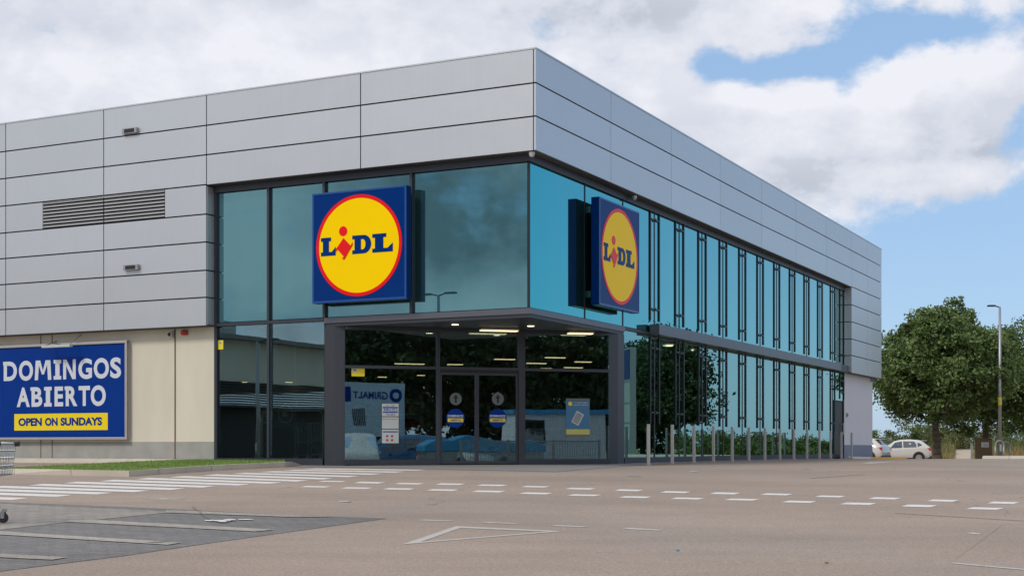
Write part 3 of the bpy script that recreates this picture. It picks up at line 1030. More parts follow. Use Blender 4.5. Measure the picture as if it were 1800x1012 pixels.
for i in range(len(wj) - 1):
    band.box(wj[i] + (.004 if i else 0), wj[i + 1] - .004, 0, INS - .055, 3.575, 3.865)
band.build('projecting_band', M['band'], shop)
MB().box(28.96, 30.70, .12, INS - .055, 3.57, 3.87).build('projecting_band', M['frame'], shop)['label'] = 'short dark end piece of the projecting band'
def fin(w, z0, z1):
    mb = MB()
    for s in (-1, 1):
        mb.box(w + s * .35 - .030, w + s * .35 + .030, INS - .030, INS - .006, z0, z1)
    for z in (z0 + .32, z1 - .32):
        mb.box(w - .33, w + .33, INS - .038, INS - .031, z - .022, z + .022)
        mb.box(w - .03, w + .03, INS - .055, INS - .0385, z - .045, z + .045)
    return mb.build('glazing_fin', M['frame_dark'], shop)
for k in range(12):
    w = 8.40 + 2.045 * k if k < 11 else 30.42
    fin(w, 4.0, 7.16)
    fin(w, 1.09 if k < 11 else 2.45, 3.54)
# emergency door at the far end
dr = MB().box(28.98, 30.66, INS - .03, INS + .05, .0, .12).box(28.98, 29.08, INS - .03, INS + .05, .12, 2.33).box(30.56, 30.66, INS - .03, INS + .05, .12, 2.33).box(28.98, 30.66, INS - .03, INS + .05, 2.332, 2.376).build('side_door', M['black'], shop)
MB().box(29.08, 30.56, INS + .0, INS + .02, .12, 2.33).build('glass', M['frame_dark'], dr)
MB().tube((30.3, INS - .1, .95), (30.3, INS - .1, 1.45), .02).tube((30.3, INS - .1, 1.0), (30.3, INS, 1.0), .015).tube((30.3, INS - .1, 1.4), (30.3, INS, 1.4), .015).build('handle', M['alu'], dr)

# canopy over the cut-off corner
CO = .27
can = MB().prism([(CO, 6.0), (CO, CO), (6.05, CO), (6.05, .55), (.55, 6.0)], 3.52, 3.655)
can.build('canopy', M['band'], shop)
MB().prism([(CO + .03, 5.97), (CO + .03, CO + .03), (6.02, CO + .03), (6.02, .6), (.6, 5.97)], 3.44, 3.518).build('canopy_soffit', M['frame'], shop)
# pillars either side of the entrance (footprints in x=w, y=u)
def footprint(pts): return [(w, u) for w, u in pts]
MB().prism([(.30, 6.0), (.30, 5.70), (.42, 5.46), (.72, 5.56), (.72, 6.0)], -.1, 3.438).build('pillar', M['frame'], shop)
MB().prism([(5.22, .42), (5.62, .30), (6.05, .30), (6.05, .72), (5.30, .72)], -.1, 3.438).build('pillar', M['frame'], shop)

# entrance screen; frame X runs to the right along the screen, Y goes inwards
# (children of the shop: convert the entrance frame into the shop's frame)
ent_m = Matrix.Rotation(-ROTB, 4, 'Z') @ Matrix.Translation(Vector((EN0.x - CX, EN0.y - CY, 0))) @ Matrix.Rotation(ROTE, 4, 'Z')
def ent(mb, name, m, parent=None):
    me = mb.mesh(name)
    me.transform(ent_m)
    return link(name, me, m, parent or shop)
xl, xa, xb, xc, xr = .02, ex(770), ex(912), ex(919), ex(1071)
ent(MB().box(xa - .04, xa + .04, -.05, .08, .0, 3.435), 'mullion', M['frame'])
ent(MB().box(xb - .02, xc + .05, -.05, .08, .0, 3.435), 'mullion', M['frame'])
for (a, b) in ((xl, xa - .042), (xa + .042, xb - .022), (xc + .052, xr)):
    ent(MB().box(a, b, -.05, .08, 2.40, 2.47), 'transom', M['frame'])
ent(MB().box(xl, xa - .042, -.05, .08, .0, .13), 'sill', M['frame'])
ent(MB().box(xc + .052, xr, -.05, .08, .0, .13), 'sill', M['frame'])
ent(MB().box(xl, xr, -.052, .082, 3.36, 3.434), 'head_frame', M['frame'])
for (a, b) in ((xl, xa - .04), (xa + .04, xb - .02), (xc + .05, xr)):
    ent(MB().box(a, b, .01, .022, 2.472, 3.358), 'window', M['gl_low'])
for (a, b) in ((xl, xa - .04), (xc + .05, xr)):
    ent(MB().box(a, b, .01, .022, .132, 2.398), 'window', M['gl_low'])
xm = ex(838)
for i, (a, b) in enumerate(((xa + .045, xm - .003), (xm + .003, xb - .025))):
    d = ent(MB().box(a, b, -.02, .03, .02, .09).box(a, a + .05, -.02, .03, .09, 2.27).box(b - .05, b, -.02, .03, .09, 2.27).box(a, b, -.02, .03, 2.27, 2.33), 'sliding_door', M['frame'])
    ent(MB().box(a + .05, b - .05, .0, .01, .09, 2.27), 'glass', M['gl_low'], d)
ent(MB().box(xa + .045, xb - .025, -.03, .04, 2.335, 2.398), 'door_rail', M['black'])
# inside
MB().prism([(5.9, .62), (36.0, .62), (36.0, 37.8), (.62, 37.8), (.62, 5.95)], -.1, .06).build('floor', M['inner_floor'], shop)
MB().box(.42, 36.0, .42, 37.8, 3.68, 3.74).box(.62, 36.0, 6.5, 37.8, 3.52, 3.676).build('ceiling', M['inner_wall'], shop)
MB().box(24.0, 24.15, 1.0, 30, .07, 3.5).box(.65, 24, 30.0, 30.15, .07, 3.5).build('inner_wall', M['inner_wall'], shop)

# ------------------------------------------------------------------ illuminated logo signs
def slabL(x0, x1, z0, z1):
    P = [(0, 0), (1, 0), (1, .47), (.74, .21), (.54, .21), (.54, .80), (.68, .80), (.68, 1), (0, 1), (0, .80), (.13, .80), (.13, .21), (0, .21)]
    return [(x0 + a * (x1 - x0), z0 + b * (z1 - z0)) for a, b in P]

def arc(cx, cz, rx, rz, a0, a1, n=14):
    return [(cx + rx * math.cos(R(a0 + (a1 - a0) * i / n)), cz + rz * math.sin(R(a0 + (a1 - a0) * i / n))) for i in range(n + 1)]

def logo_sign(name, label, loc, rotz, S, side):
    t = thing(name, label, 'shop sign', loc, rotz, 'square logo signs on the glazed corner')
    TH = .22
    MB().box(-S / 2, S / 2, 0.012, TH, 0, S).build('casing', M['sign_blue'], t, bevel=.012)
    rim = .05
    fr = MB().box(-S / 2, S / 2, -.012, .010, 0, rim).box(-S / 2, S / 2, -.012, .010, S - rim, S).box(-S / 2, -S / 2 + rim, -.012, .010, rim, S - rim).box(S / 2 - rim, S / 2, -.012, .010, rim, S - rim)
    fr.build('rim', M['sign_rim'], t, bevel=.005)
    MB().box(-S / 2 + rim, S / 2 - rim, -.002, .010, rim, S - rim).build('face', M['sign_blue'], t)
    c = S / 2
    q = lambda u, v: (-S / 2 + u * S, S - v * S)
    ci = circle(0, c, .456 * S, 96); ci2 = circle(0, c, .424 * S, 96)
    flat_shape('red_ring', [ci, ci2], M['sign_red'], t, -.008, .006)
    flat_shape('yellow_disc', [circle(0, c, .4235 * S, 96)], M['sign_yellow'], t, -.007, .006)
    def bx(u0, u1, v0, v1):
        a = q(u0, v1); b = q(u1, v0)
        return a[0], b[0], a[1], b[1]
    flat_shape('blue_letter', [slabL(*bx(.098, .258, .410, .575))], M['sign_blue'], t, -.014, .006)
    flat_shape('blue_letter', [slabL(*bx(.648, .862, .410, .575))], M['sign_blue'], t, -.014, .006)
    x0, x1, z0, z1 = bx(.436, .636, .410, .575)
    h = z1 - z0; w = x1 - x0
    outer = [(x0, z0)] + arc(x0 + .60 * w, z0 + h / 2, .40 * w, h / 2, -90, 90) + [(x0, z1), (x0, z1 - .2 * h), (x0 + .12 * w, z1 - .2 * h), (x0 + .12 * w, z0 + .2 * h), (x0, z0 + .2 * h)]
    inner = [(x0 + .46 * w, z0 + .22 * h)] + arc(x0 + .55 * w, z0 + h / 2, .15 * w, .28 * h, -90, 90) + [(x0 + .46 * w, z1 - .22 * h)]
    flat_shape('blue_letter', [outer, inner], M['sign_blue'], t, -.014, .006)
    dx, dz = q(.338, .362)
    flat_shape('red_dot', [circle(dx, dz, .044 * S, 32)], M['sign_red'], t, -.014, .006)
    dm = [q(.343, .425), q(.418, .497), q(.440, .468), q(.440, .492), q(.352, .618), q(.328, .612), q(.345, .590), q(.278, .522), q(.258, .545), q(.258, .520), q(.272, .508)]
    flat_shape('red_lozenge', [dm], M['sign_red'], t, -.020, .006)
    for x in (-S * .30, S * .30):
        for z in (.25, S - .3):
            MB().box(x - .06, x + .06, TH, .40, z, z + .16).build('bracket', M['alu'], t)
    bk = MB().box(-S / 2 + .05, S / 2 - .05, TH + .001, TH + .012, .05, S - .05).build('rear_panel', M['black'], t)
    return t
WS = 2.71
pa = bw(-.08, (6.10 + 3.388) / 2 + .0, 3.98)
logo_sign('shop_sign', 'square blue sign with yellow disc on the left front beside the cream wall side', pa, ROTA, WS, 'A')['label'] = 'square blue sign with yellow disc, facing forward, the left one above the sliding doors'
pb_ = bw((3.48 + 6.15) / 2, -.08, 4.0)
logo_sign('shop_sign', 'square blue sign with yellow disc seen at a slant beside the row of black fins', pb_, ROTB, 2.70, 'B')

# ------------------------------------------------------------------ poster on the cream wall
PW = .22
def ux(px, w=PW): return uA(px, w)
pr, pl = ux(224), 17.3
pc = (pr + pl) / 2
pos = thing('wall_poster', 'large blue billboard on the cream wall about Sunday opening', 'billboard', bw(PW, pc, .64), ROTA)
HW = (pl - pr) / 2
H = 2.67
MB().box(-HW, HW, .001, .035, .0, H).build('board', M['poster_blue'], pos)
fr = .07
f_ = MB().box(-HW, HW, -.035, .10, -.0, fr).box(-HW, HW, -.035, .10, H - fr, H).box(-HW, -HW + fr, -.035, .10, fr, H - fr).box(HW - fr, HW, -.035, .10, fr, H - fr)
f_.build('frame', M['alu'], pos, bevel=.008)
def lx(px): return pc - ux(px)
tx = MB()
Z2 = lambda X: X / 4.4975
zb = .64
for ch, a, b in zip('DOMINGOS', (30, 150, 275, 425, 500, 620, 742, 872), (135, 262, 407, 485, 600, 728, 862, 958)):
    r0 = ch in 'OGS'
    if ch in 'MN':
        poly_letter(tx, ch, lx(Z2(a)), lx(Z2(b)), 2.31 - zb, 2.855 - zb, -.004)
        continue
    fit_text(tx, ch if ch != 'I' else 'I', *(lx(Z2(a)), lx(Z2(b))) if ch != 'I' else (lx(Z2(438)), lx(Z2(472))), 2.31 - zb - (.01 if r0 else 0), 2.855 - zb + (.01 if r0 else 0), -.004, .036)
    if ch == 'I':
        for (z0, z1) in ((2.31, 2.41), (2.755, 2.855)):
            tx.quad((lx(Z2(a)), -.006, z0 - zb), (lx(Z2(b)), -.006, z0 - zb), (lx(Z2(b)), -.006, z1 - zb), (lx(Z2(a)), -.006, z1 - zb))
    if ch == 'D':
        tx.quad((lx(Z2(26)), -.006, 2.755 - zb), (lx(Z2(60)), -.006, 2.755 - zb), (lx(Z2(60)), -.006, 2.855 - zb), (lx(Z2(26)), -.006, 2.855 - zb))
for ch, a, b in zip('ABIERTO', (133, 250, 350, 432, 520, 622, 718), (237, 335, 410, 500, 613, 712, 837)):
    r0 = ch in 'O'
    fit_text(tx, ch, *(lx(Z2(a)), lx(Z2(b))) if ch != 'I' else (lx(Z2(363)), lx(Z2(397))), 1.567 - zb - (.01 if r0 else 0), 2.115 - zb + (.01 if r0 else 0), -.004, .036)
    if ch == 'I':
        for (z0, z1) in ((1.567, 1.667), (2.015, 2.115)):
            tx.quad((lx(Z2(a)), -.006, z0 - zb), (lx(Z2(b)), -.006, z0 - zb), (lx(Z2(b)), -.006, z1 - zb), (lx(Z2(a)), -.006, z1 - zb))
    if ch in 'BR':
        tx.quad((lx(Z2(a - 8)), -.006, 2.015 - zb), (lx(Z2(a + 20)), -.006, 2.015 - zb), (lx(Z2(a + 20)), -.006, 2.115 - zb), (lx(Z2(a - 8)), -.006, 2.115 - zb))
tx.build('lettering', M['poster_white'], pos)['label'] = 'large white words on two lines'
MB().box(lx(25.3), lx(189.5), -.004, .0005, .905 - zb, 1.37 - zb).build('yellow_strip', M['poster_yellow'], pos)
tx = MB()
for s, a, b in (('OPEN', 147, 332), ('ON', 357, 457), ('SUNDAYS', 480, 808)):
    fit_text(tx, s, lx(Z2(a)), lx(Z2(b)), 1.03 - zb, 1.255 - zb, -.008, .045)
tx.build('lettering', M['poster_blue'], pos)['label'] = 'small blue words on the yellow strip'
# lamp bar over the poster
lb = thing('billboard_lamp', 'slim white lamp bar on a short arm above the blue billboard', 'sign lamp', bw(-.12, uA(100, -.12), 3.235), ROTA)
MB().box(-.52, .52, -.06, .06, -.07, .0).build('lamp_housing', M['sticker_white'], lb, bevel=.01)
MB().tube((-.45, .05, .0), (-.45, .44, .16), .012).build('arm', M['galv'], lb)
MB().tube((.4, .05, .0), (.46, .44, .30), .012).build('arm', M['galv'], lb)
MB().path([(-.5, .05, 0), (-.35, .2, .08), (-.15, .3, .03)], .01).build('cable', M['black'], lb)

# ------------------------------------------------------------------ small fittings
def spot(px, py, label):
    u = uA(px, 0); p = bw(0, u, zat(py, bw(0, u).y))
    t = thing('wall_light', label, 'wall light', p, ROTA, 'black flood lights on the silver panels')
    MB().box(-.25, .25, -.09, -.075, -.07, .07).box(-.25, -.22, -.075, .0, -.07, .07).box(.22, .25, -.075, .0, -.07, .07).box(-.22, .22, -.075, .0, .05, .07).box(-.22, .22, -.075, .0, -.07, -.05).build('housing', M['galv'], t)
    MB().box(-.17, .17, -.096, -.091, -.05, .05).build('lens', M['black'], t)
spot(231, 231, 'small dark box light on the upper silver panels near the roof edge')
spot(233, 470.5, 'small dark box light on the silver panels below the louvre')

def dome_cam(p, label, rot):
    t = thing('security_camera', label, 'camera', p, rot)
    mb = MB().tube((0, 0, 0), (0, 0, -.05), .07, n=16)
    mb.build('mount', M['white_wall'], t)
    prof = MB()
    for i in range(6):
        a0, a1 = R(i * 15), R((i + 1) * 15)
        prof.tube((0, 0, -.05 - .065 * math.sin(a0)), (0, 0, -.05 - .065 * math.sin(a1)), .065 * math.cos(a0), max(.065 * math.cos(a1), .003), 16)
    prof.build('dome', M['sticker_white'], t, smooth=True)
dome_cam(bw(.12, .16, 7.20), 'small pale dome camera under the soffit at the building corner', ROTA)
w_ = wB(1115, .15)
dome_cam(bw(w_, .15, 7.20), 'small pale dome camera under the soffit above the slanted blue sign', ROTB)
u_ = uA(302)
t = thing('security_camera', 'round white camera on the cream wall beside the brown joint', 'camera', bw(INS, u_, 3.42), ROTA)
MB().tube((0, 0, 0), (0, -.10, 0), .075, n=16).build('housing', M['sticker_white'], t)
MB().tube((0, -.10, 0), (0, -.112, 0), .05, n=16).build('lens', M['black'], t)
MB().box(.09, .11, -.02, 0, -.12, .1).build('cable', M['rust'], t)
t = thing('alarm_siren', 'small red alarm box high on the cream wall', 'alarm', bw(INS, uA(326), 3.46), ROTA)
MB().box(-.10, .10, -.09, 0, -.07, .06).build('housing', M['red'], t, bevel=.03)
MB().box(-.03, .03, -.11, -.088, -.03, .03).build('lens', M['tail'], t)
t = thing('key_switch', 'small dark wall box on the white wall by the far door', 'wall box', bw(31.25, INS, 1.80), ROTB)
MB().box(-.07, .07, -.06, 0, -.09, .09).build('housing', M['galv'], t, bevel=.01)
MB().tube((0, -.06, 0), (0, -.08, 0), .03, n=12).build('button', M['black'], t)
t = thing('security_camera', 'tiny dark camera under the overhang at the far right end', 'camera', bw(35.9, .28, 3.57), ROTB)
MB().box(-.05, .05, -.14, .08, -.14, -.05).box(-.02, .02, -.02, .02, -.05, .0).build('housing', M['galv'], t)
MB().tube((0, -.14, -.095), (0, -.155, -.095), .03, n=10).build('lens', M['black'], t)

# stickers and notices
def sticker_a(px0, px1, py0, py1, label):
    u0, u1 = uA(px0, INS), uA(px1, INS); y = bw(INS, u0).y
    z1, z0 = zat(py0, y), zat(py1, y)
    t = thing('window_sticker', label, 'sticker', bw(INS + .014, (u0 + u1) / 2, (z0 + z1) / 2), ROTA)
    hw, hh = abs(u0 - u1) / 2, (z1 - z0) / 2
    MB().box(-hw, hw, -.002, .002, -hh, hh).build('sheet', M['sticker_yellow'], t)
    MB().box(-hw * .45, hw * .45, -.004, -.0025, hh * .15, hh * .8).build('white_square', M['sticker_white'], t)
    MB().prism([(-hw * .3, hh * .6), (hw * .3, hh * .35), (hw * .1, hh * .3), (-hw * .25, hh * .45)], -.007, -.0045, 'y').build('camera_symbol', M['black'], t)
sticker_a(382, 392, 598, 614, 'tall yellow camera notice on the leftmost glass pane')

def ent_thing(name, label, cat, px0, px1, py0, py1, group=None):
    x0, x1 = ex(px0), ex(px1); xc_ = (x0 + x1) / 2
    y = ey((px0 + px1) / 2)
    z1, z0 = zat(py0, y), zat(py1, y)
    d = ED / EL; nrm = Vector((d.y, -d.x))
    p = Vector((EN0.x + d.x * xc_ + nrm.x * .024, EN0.y + d.y * xc_ + nrm.y * .024, (z0 + z1) / 2))
    t = thing(name, label, cat, p, ROTE, group)
    return t, (x1 - x0) / 2, (z1 - z0) / 2
t, a, b = ent_thing('window_sticker', 'wide yellow camera notice on the glass left of the sliding doors', 'sticker', 618, 641, 645, 661)
MB().box(-a, a, .026, .03, -b, b).build('sheet', M['sticker_yellow'], t)
MB().box(-a * .85, -a * .1, .024, .0255, -b * .1, b * .85).build('white_square', M['sticker_white'], t)
MB().prism([(-a * .7, b * .6), (-a * .25, b * .3), (-a * .4, b * .15), (-a * .7, b * .4)], .021, .0235, 'y').build('camera_symbol', M['black'], t)
# opening hours: three white sheets in one black frame
t, a, b = ent_thing('opening_hours_notice', 'three white opening hours sheets one above the other on the left screen', 'notice', 670.5, 701.5, 708.5, 779.5)
MB().box(-a, a, .028, .032, -b, b).build('backing', M['black'], t)
hs = [(b * .985, b * .36), (b * .32, -b * .25), (-b * .29, -b * .97)]
for i, (z1, z0) in enumerate(hs):
    MB().box(-a * .95, a * .95, .024, .0275, z0, z1).build('sheet', M['sticker_white'], t)
tx = MB()
fit_text(tx, 'LU - SA', -a * .5, a * .5, b * .86, b * .92, .022, .01)
fit_text(tx, '9:00 a 22 h', -a * .75, a * .8, b * .62, b * .74, .022, .02)
fit_text(tx, '9 a 22 h', -a * .45, a * .55, b * .40, b * .50, .022, .02)
tx.build('lettering', M['poster_blue'], t)
bl_ = MB().box(-a * .85, a * .85, .0215, .0235, b * .76, b * .82).box(-a * .85, a * .85, .0215, .0235, b * .535, b * .59).box(-a * .85, a * .85, .0215, .0235, -b * .43, -b * .38)
bl_.build('blue_bar', M['poster_blue'], t)
dm = MB()
for k in range(7): dm.box(-a * .8 + k * a * .24, -a * .8 + k * a * .24 + a * .1, .0215, .0235, b * .19, b * .25)
for (x, z) in ((-a * .35, -b * .62), (a * .2, -b * .62), (-a * .35, -b * .82), (a * .2, -b * .82)): dm.box(x - a * .12, x + a * .12, .0215, .0235, z - b * .05, z + b * .05)
dm.build('symbol', M['red'], t)
# arrows and round notices on the two doors
for (cxp, who) in ((801, 'left'), (875, 'right')):
    t, a, b = ent_thing('arrow_sticker', f'round translucent sticker with an arrow on the {who} sliding door', 'sticker', cxp - 10.5, cxp + 10.5, 690, 711.5, 'arrow stickers on the sliding doors')
    flat_shape('disc', [circle(0, 0, a, 32)], M['sticker_grey'], t, .016, .003)
    flat_shape('arrow', [[(0, .75 * b), (.42 * a, .1 * b), (.15 * a, .1 * b), (.15 * a, -.65 * b), (-.15 * a, -.65 * b), (-.15 * a, .1 * b), (-.42 * a, .1 * b)]], M['black'], t, .012, .003)
    t, a, b = ent_thing('round_notice', f'round blue notice with a yellow strip on the {who} sliding door', 'notice', cxp - 16.5, cxp + 15.5, 717, 752, 'blue round notices on the sliding doors')
    flat_shape('disc', [circle(0, 0, a, 40)], M['poster_blue'], t, .016, .003)
    MB().box(-a * .85, a * .85, .010, .013, -.38 * b, -.02 * b).build('yellow_strip', M['poster_yellow'], t)
    tx = MB(); fit_text(tx, 'DOMINGOS', -a * .85, a * .85, .1 * b, .33 * b, .0125, .03); tx.build('lettering', M['poster_white'], t)['label'] = 'white word above the strip'
    tx = MB(); fit_text(tx, 'ABIERTO', -a * .6, a * .6, -.31 * b, -.1 * b, .009, .03); tx.build('lettering', M['poster_blue'], t)['label'] = 'blue word on the yellow strip'
# app poster on the right screen
t, a, b = ent_thing('window_poster', 'tall blue poster with a phone picture on the right entrance screen', 'poster', 995, 1036.5, 700, 767.5)
MB().box(-a, a, .026, .030, -b, b).build('sheet', mat('poster_teal', (0.05, 0.17, 0.30), .5), t)
MB().box(-a, a, .022, .0255, b * .90, b).box(-a, a, .022, .0255, -b, -b * .88).build('pale_strip', M['sticker_grey'], t)
MB().box(-a, a, .022, .0255, -b * .87, -b * .6).build('yellow_strip', mat('pale_yellow', (.55, .5, .12), .5), t)
flat_shape('round_logo', [circle(-a * .65, b * .73, a * .17, 24)], M['sticker_yellow'], t, .023, .003)
tx = MB()
fit_text(tx, 'Tu tienda digital', -a * .35, a * .85, b * .74, b * .82, .022, .02)
fit_text(tx, 'cupones y ahorros', -a * .4, a * .9, b * .62, b * .71, .022, .02)
tx.build('lettering', M['sticker_white'], t)
def rot(pts, an): return [(x * math.cos(an) - z * math.sin(an), x * math.sin(an) + z * math.cos(an)) for x, z in pts]
MB().prism(rot([(-a * .34, -b * .36), (a * .34, -b * .36), (a * .34, b * .30), (-a * .34, b * .30)], R(-28)), .0235, .0255, 'y').build('phone', M['sticker_white'], t)
lines_ = MB()
for k in range(5):
    lines_.prism(rot([(-a * .26, -b * .28 + k * b * .11), (a * .24, -b * .28 + k * b * .11), (a * .24, -b * .235 + k * b * .11), (-a * .26, -b * .235 + k * b * .11)], R(-28)), .021, .0232, 'y')
lines_.build('phone_text', M['black'], t)

# ------------------------------------------------------------------ ceiling lights inside
def ceil_pt(px, py, z):
    y = (z - EYE) * F / (HZ - py)
    return Vector(((px - 900) / F * y, y, z))
CL = [(877, 582, 64), (1020, 587, 42), (887, 632, 35), (943, 639, 33), (976, 629, 34), (1025, 636.5, 28), (1008, 646.5, 31), (720, 640, 50), (800, 641, 26),
      (672, 663, 14), (740, 660, 12), (788, 657, 14), (960, 648, 18), (1170, 608, 22), (1207, 616, 20), (1250, 626, 12), (1175, 650, 14), (1286, 632, 10), (430, 672, 8), (455, 676, 8), (508, 672, 12)]
ords = ['first', 'second', 'third', 'fourth', 'fifth', 'sixth', 'seventh', 'eighth', 'ninth', 'tenth', 'eleventh', 'twelfth', 'thirteenth', 'fourteenth', 'fifteenth', 'sixteenth', 'seventeenth', 'eighteenth', 'nineteenth', 'twentieth', 'twenty-first']
CL.sort()
for i, (px, py, wd) in enumerate(CL):
    p = ceil_pt(px, py, 3.36)
    L_ = wd / F * p.y / 0.957 / 2
    t = thing('ceiling_light', f'warm ceiling light seen through the ground floor glass, {ords[i]} of them counting from the left', 'ceiling light', p, ROTE, 'ceiling lights inside the shop')
    MB().box(-L_, L_, -.10, .10, 0, .02).build('diffuser', M['lamp_on'], t)
    MB().box(-L_ - .02, L_ + .02, -.12, .12, .022, .06).build('housing', M['alu'], t)
for i, (px, py, w_) in enumerate(((800, 569.5, 'left'), (933, 572, 'right'))):
    p = ceil_pt(px, py, 3.436)
    t = thing('downlight', f'{w_} small warm downlight in the dark entrance soffit', 'downlight', p, 0, 'downlights in the entrance soffit')
    MB().tube((0, 0, 0), (0, 0, -.012), .10, n=20).build('ring', M['galv'], t)
    MB().tube((0, 0, -.0125), (0, 0, -.016), .085, n=20).build('lens', M['lamp_small'], t)

# ------------------------------------------------------------------ bollards
def bollard_proto():
    t = thing('bollard', 'x', 'bollard', (0, 0, 0), ROTB, 'bollards along the right front')
    MB().box(-.030, .030, -.038, .038, -.05, 1.04).build('post', M['stone_post'], t, bevel=.008)
    MB().box(-.07, .07, -.07, .07, -.05, .012).build('foot_plate', M['galv'], t)
    return t
def copy_tree(o):
    c = o.copy(); COL.objects.link(c)
    for ch in list(o.children):
        d = ch.copy(); COL.objects.link(d); d.parent = c
        for gch in list(ch.children):
            e_ = gch.copy(); COL.objects.link(e_); e_.parent = d
    return c
bpx = [1140, 1181.7, 1219.8, 1254, 1287, 1316.5, 1344.5, 1371, 1395.5, 1418.6, 1440.5, 1460, 1479, 1497]
bp = bollard_proto()
for i, px in enumerate(bpx):
    o = bp if i == 0 else copy_tree(bp)
    w = wB(px, -1.0)
    p = bw(w, -1.0)
    o.location = (p.x, p.y, g(p.y))
    o.rotation_euler = (0, 0, ROTB)
    o['label'] = ('square grey steel post nearest the entrance, first of the row', 'square grey steel post, last of the row in front of the white wall')[0 if i == 0 else 1] if i in (0, 13) else f'square grey steel post, {ords[i]} of the row counting from the entrance'

# ------------------------------------------------------------------ shopping carts
def cart_parts(t, simple=False):
    """Cart frame: +X is the front, z up from the floor, real sizes."""
    Wd = .27
    r = .006
    bs = MB()
    zt_f, zt_b, zb_f, zb_b = .97, 1.0, .60, .48
    xf, xb = .48, -.38
    def top(x, s): return (x, s * (Wd - .02 * (x - xb)), zt_b + (zt_f - zt_b) * (x - xb) / (xf - xb))
    def bot(x, s): return (x * .93, s * (Wd - .05), zb_b + (zb_f - zb_b) * (x - xb) / (xf - xb))
    for s in (-1, 1):
        bs.tube(top(xb, s), top(xf, s), .011)
        bs.tube(bot(xb, s), bot(xf, s), .009)
        for f in (.22, .45, .7, .85):
            a, b_ = Vector(top(xb, s)).lerp(Vector(bot(xb, s)), f), Vector(top(xf, s)).lerp(Vector(bot(xf, s)), f)
            bs.tube(a, b_, .005 if f != .45 else .007, n=5)
        n = 24 if not simple else 10
        for k in range(n + 1):
            x = xb + (xf - xb) * k / n
            bs.tube(top(x, s), bot(x, s), .003 if not simple else .005, n=4)
    n = 12 if not simple else 6
    for k in range(n + 1):
        f = -1 + 2 * k / n
        for x in (xb, xf):
            a, b_ = Vector(top(x, 1)), Vector(bot(x, 1))
            a.y *= f; b_.y *= f
            bs.tube(a, b_, .003, n=4)
        a, b_ = Vector(bot(xb, 1)), Vector(bot(xf, 1)); a.y *= f; b_.y *= f
        bs.tube(a, b_, .003, n=4)
    for f in (0, .25, .5, .75, 1):
        for x in (xf,):
            a, b_ = Vector(top(x, -1)).lerp(Vector(bot(x, -1)), f), Vector(top(x, 1)).lerp(Vector(bot(x, 1)), f)
            bs.tube(a, b_, .006, n=5)
    bs.build('basket', M['chrome'], t)
    fr = MB()
    for s in (-1, 1):
        fr.path([(xb - .12, s * .25, 1.03), (xb, s * .24, .78), (xb + .02, s * .22, .45), (-.34, s * .24, .16), (.30, s * .20, .20)], .013)
        fr.tube((.26, s * .20, .20), (.0, s * .22, .50), .011)
    fr.tube((-.3, -.24, .17), (-.3, .24, .17), .011).tube((.28, -.2, .2), (.28, .2, .2), .011)
    fr.build('frame', M['chrome'], t)
    MB().tube((xb - .12, -.28, 1.03), (xb - .12, .28, 1.03), .019, n=12).build('handle', M['blue_plastic'], t)
    for s in (-1, 1):
        p = top(xf, s)
        MB().box(p[0] - .02, p[0] + .045, p[1] - .025, p[1] + .025, p[2] - .035, p[2] + .03).build('corner_bumper', M['plastic'], t, bevel=.01)
    for x in (-.36, .36):
        for s in (-1, 1):
            y = s * (.24 if x < 0 else .20)
            f_ = MB().box(x - .03, x + .02, y - .022, y + .022, .135, .17).box(x - .045, x + .005, y - .024, y - .019, .055, .14).box(x - .045, x + .005, y + .019, y + .024, .055, .14)
            c = f_.build('castor', M['galv'], t)
            MB().tube((x - .02, y - .015, .063), (x - .02, y + .015, .063), .063, n=20).build('wheel', M['rubber'], c)

# the front corner of the cart shows at the left edge of the picture
cl = G(2, 924)
ct = thing('shopping_cart', 'wire shopping cart with black corner bumpers at the left edge on the paving', 'shopping cart')
cart_parts(ct)
th = R(-6)
cyy = cl.y + .2
cz = g(cyy) + .013
tipx = (26 - 900) / F * cyy
ct.location = (tipx - .56, cyy, cz)
ct.rotation_euler = (0, 0, th)
sc_ = 1.0
icart = thing('shopping_cart', 'shopping cart inside the shop behind the second glass pane, nearest the rail', 'shopping cart', bw(1.0, 6.9, .06), ROTA + R(25), 'shopping carts stored inside the shop')
cart_parts(icart, True)
for i, lab in enumerate(('shopping cart inside the shop, middle one of the nested row', 'shopping cart inside the shop, rearmost of the nested row')):
    c = copy_tree(icart)
    c.location = bw(1.0 + .16 * (i + 1), 6.9 - .28 * (i + 1), .06)
    c['label'] = lab

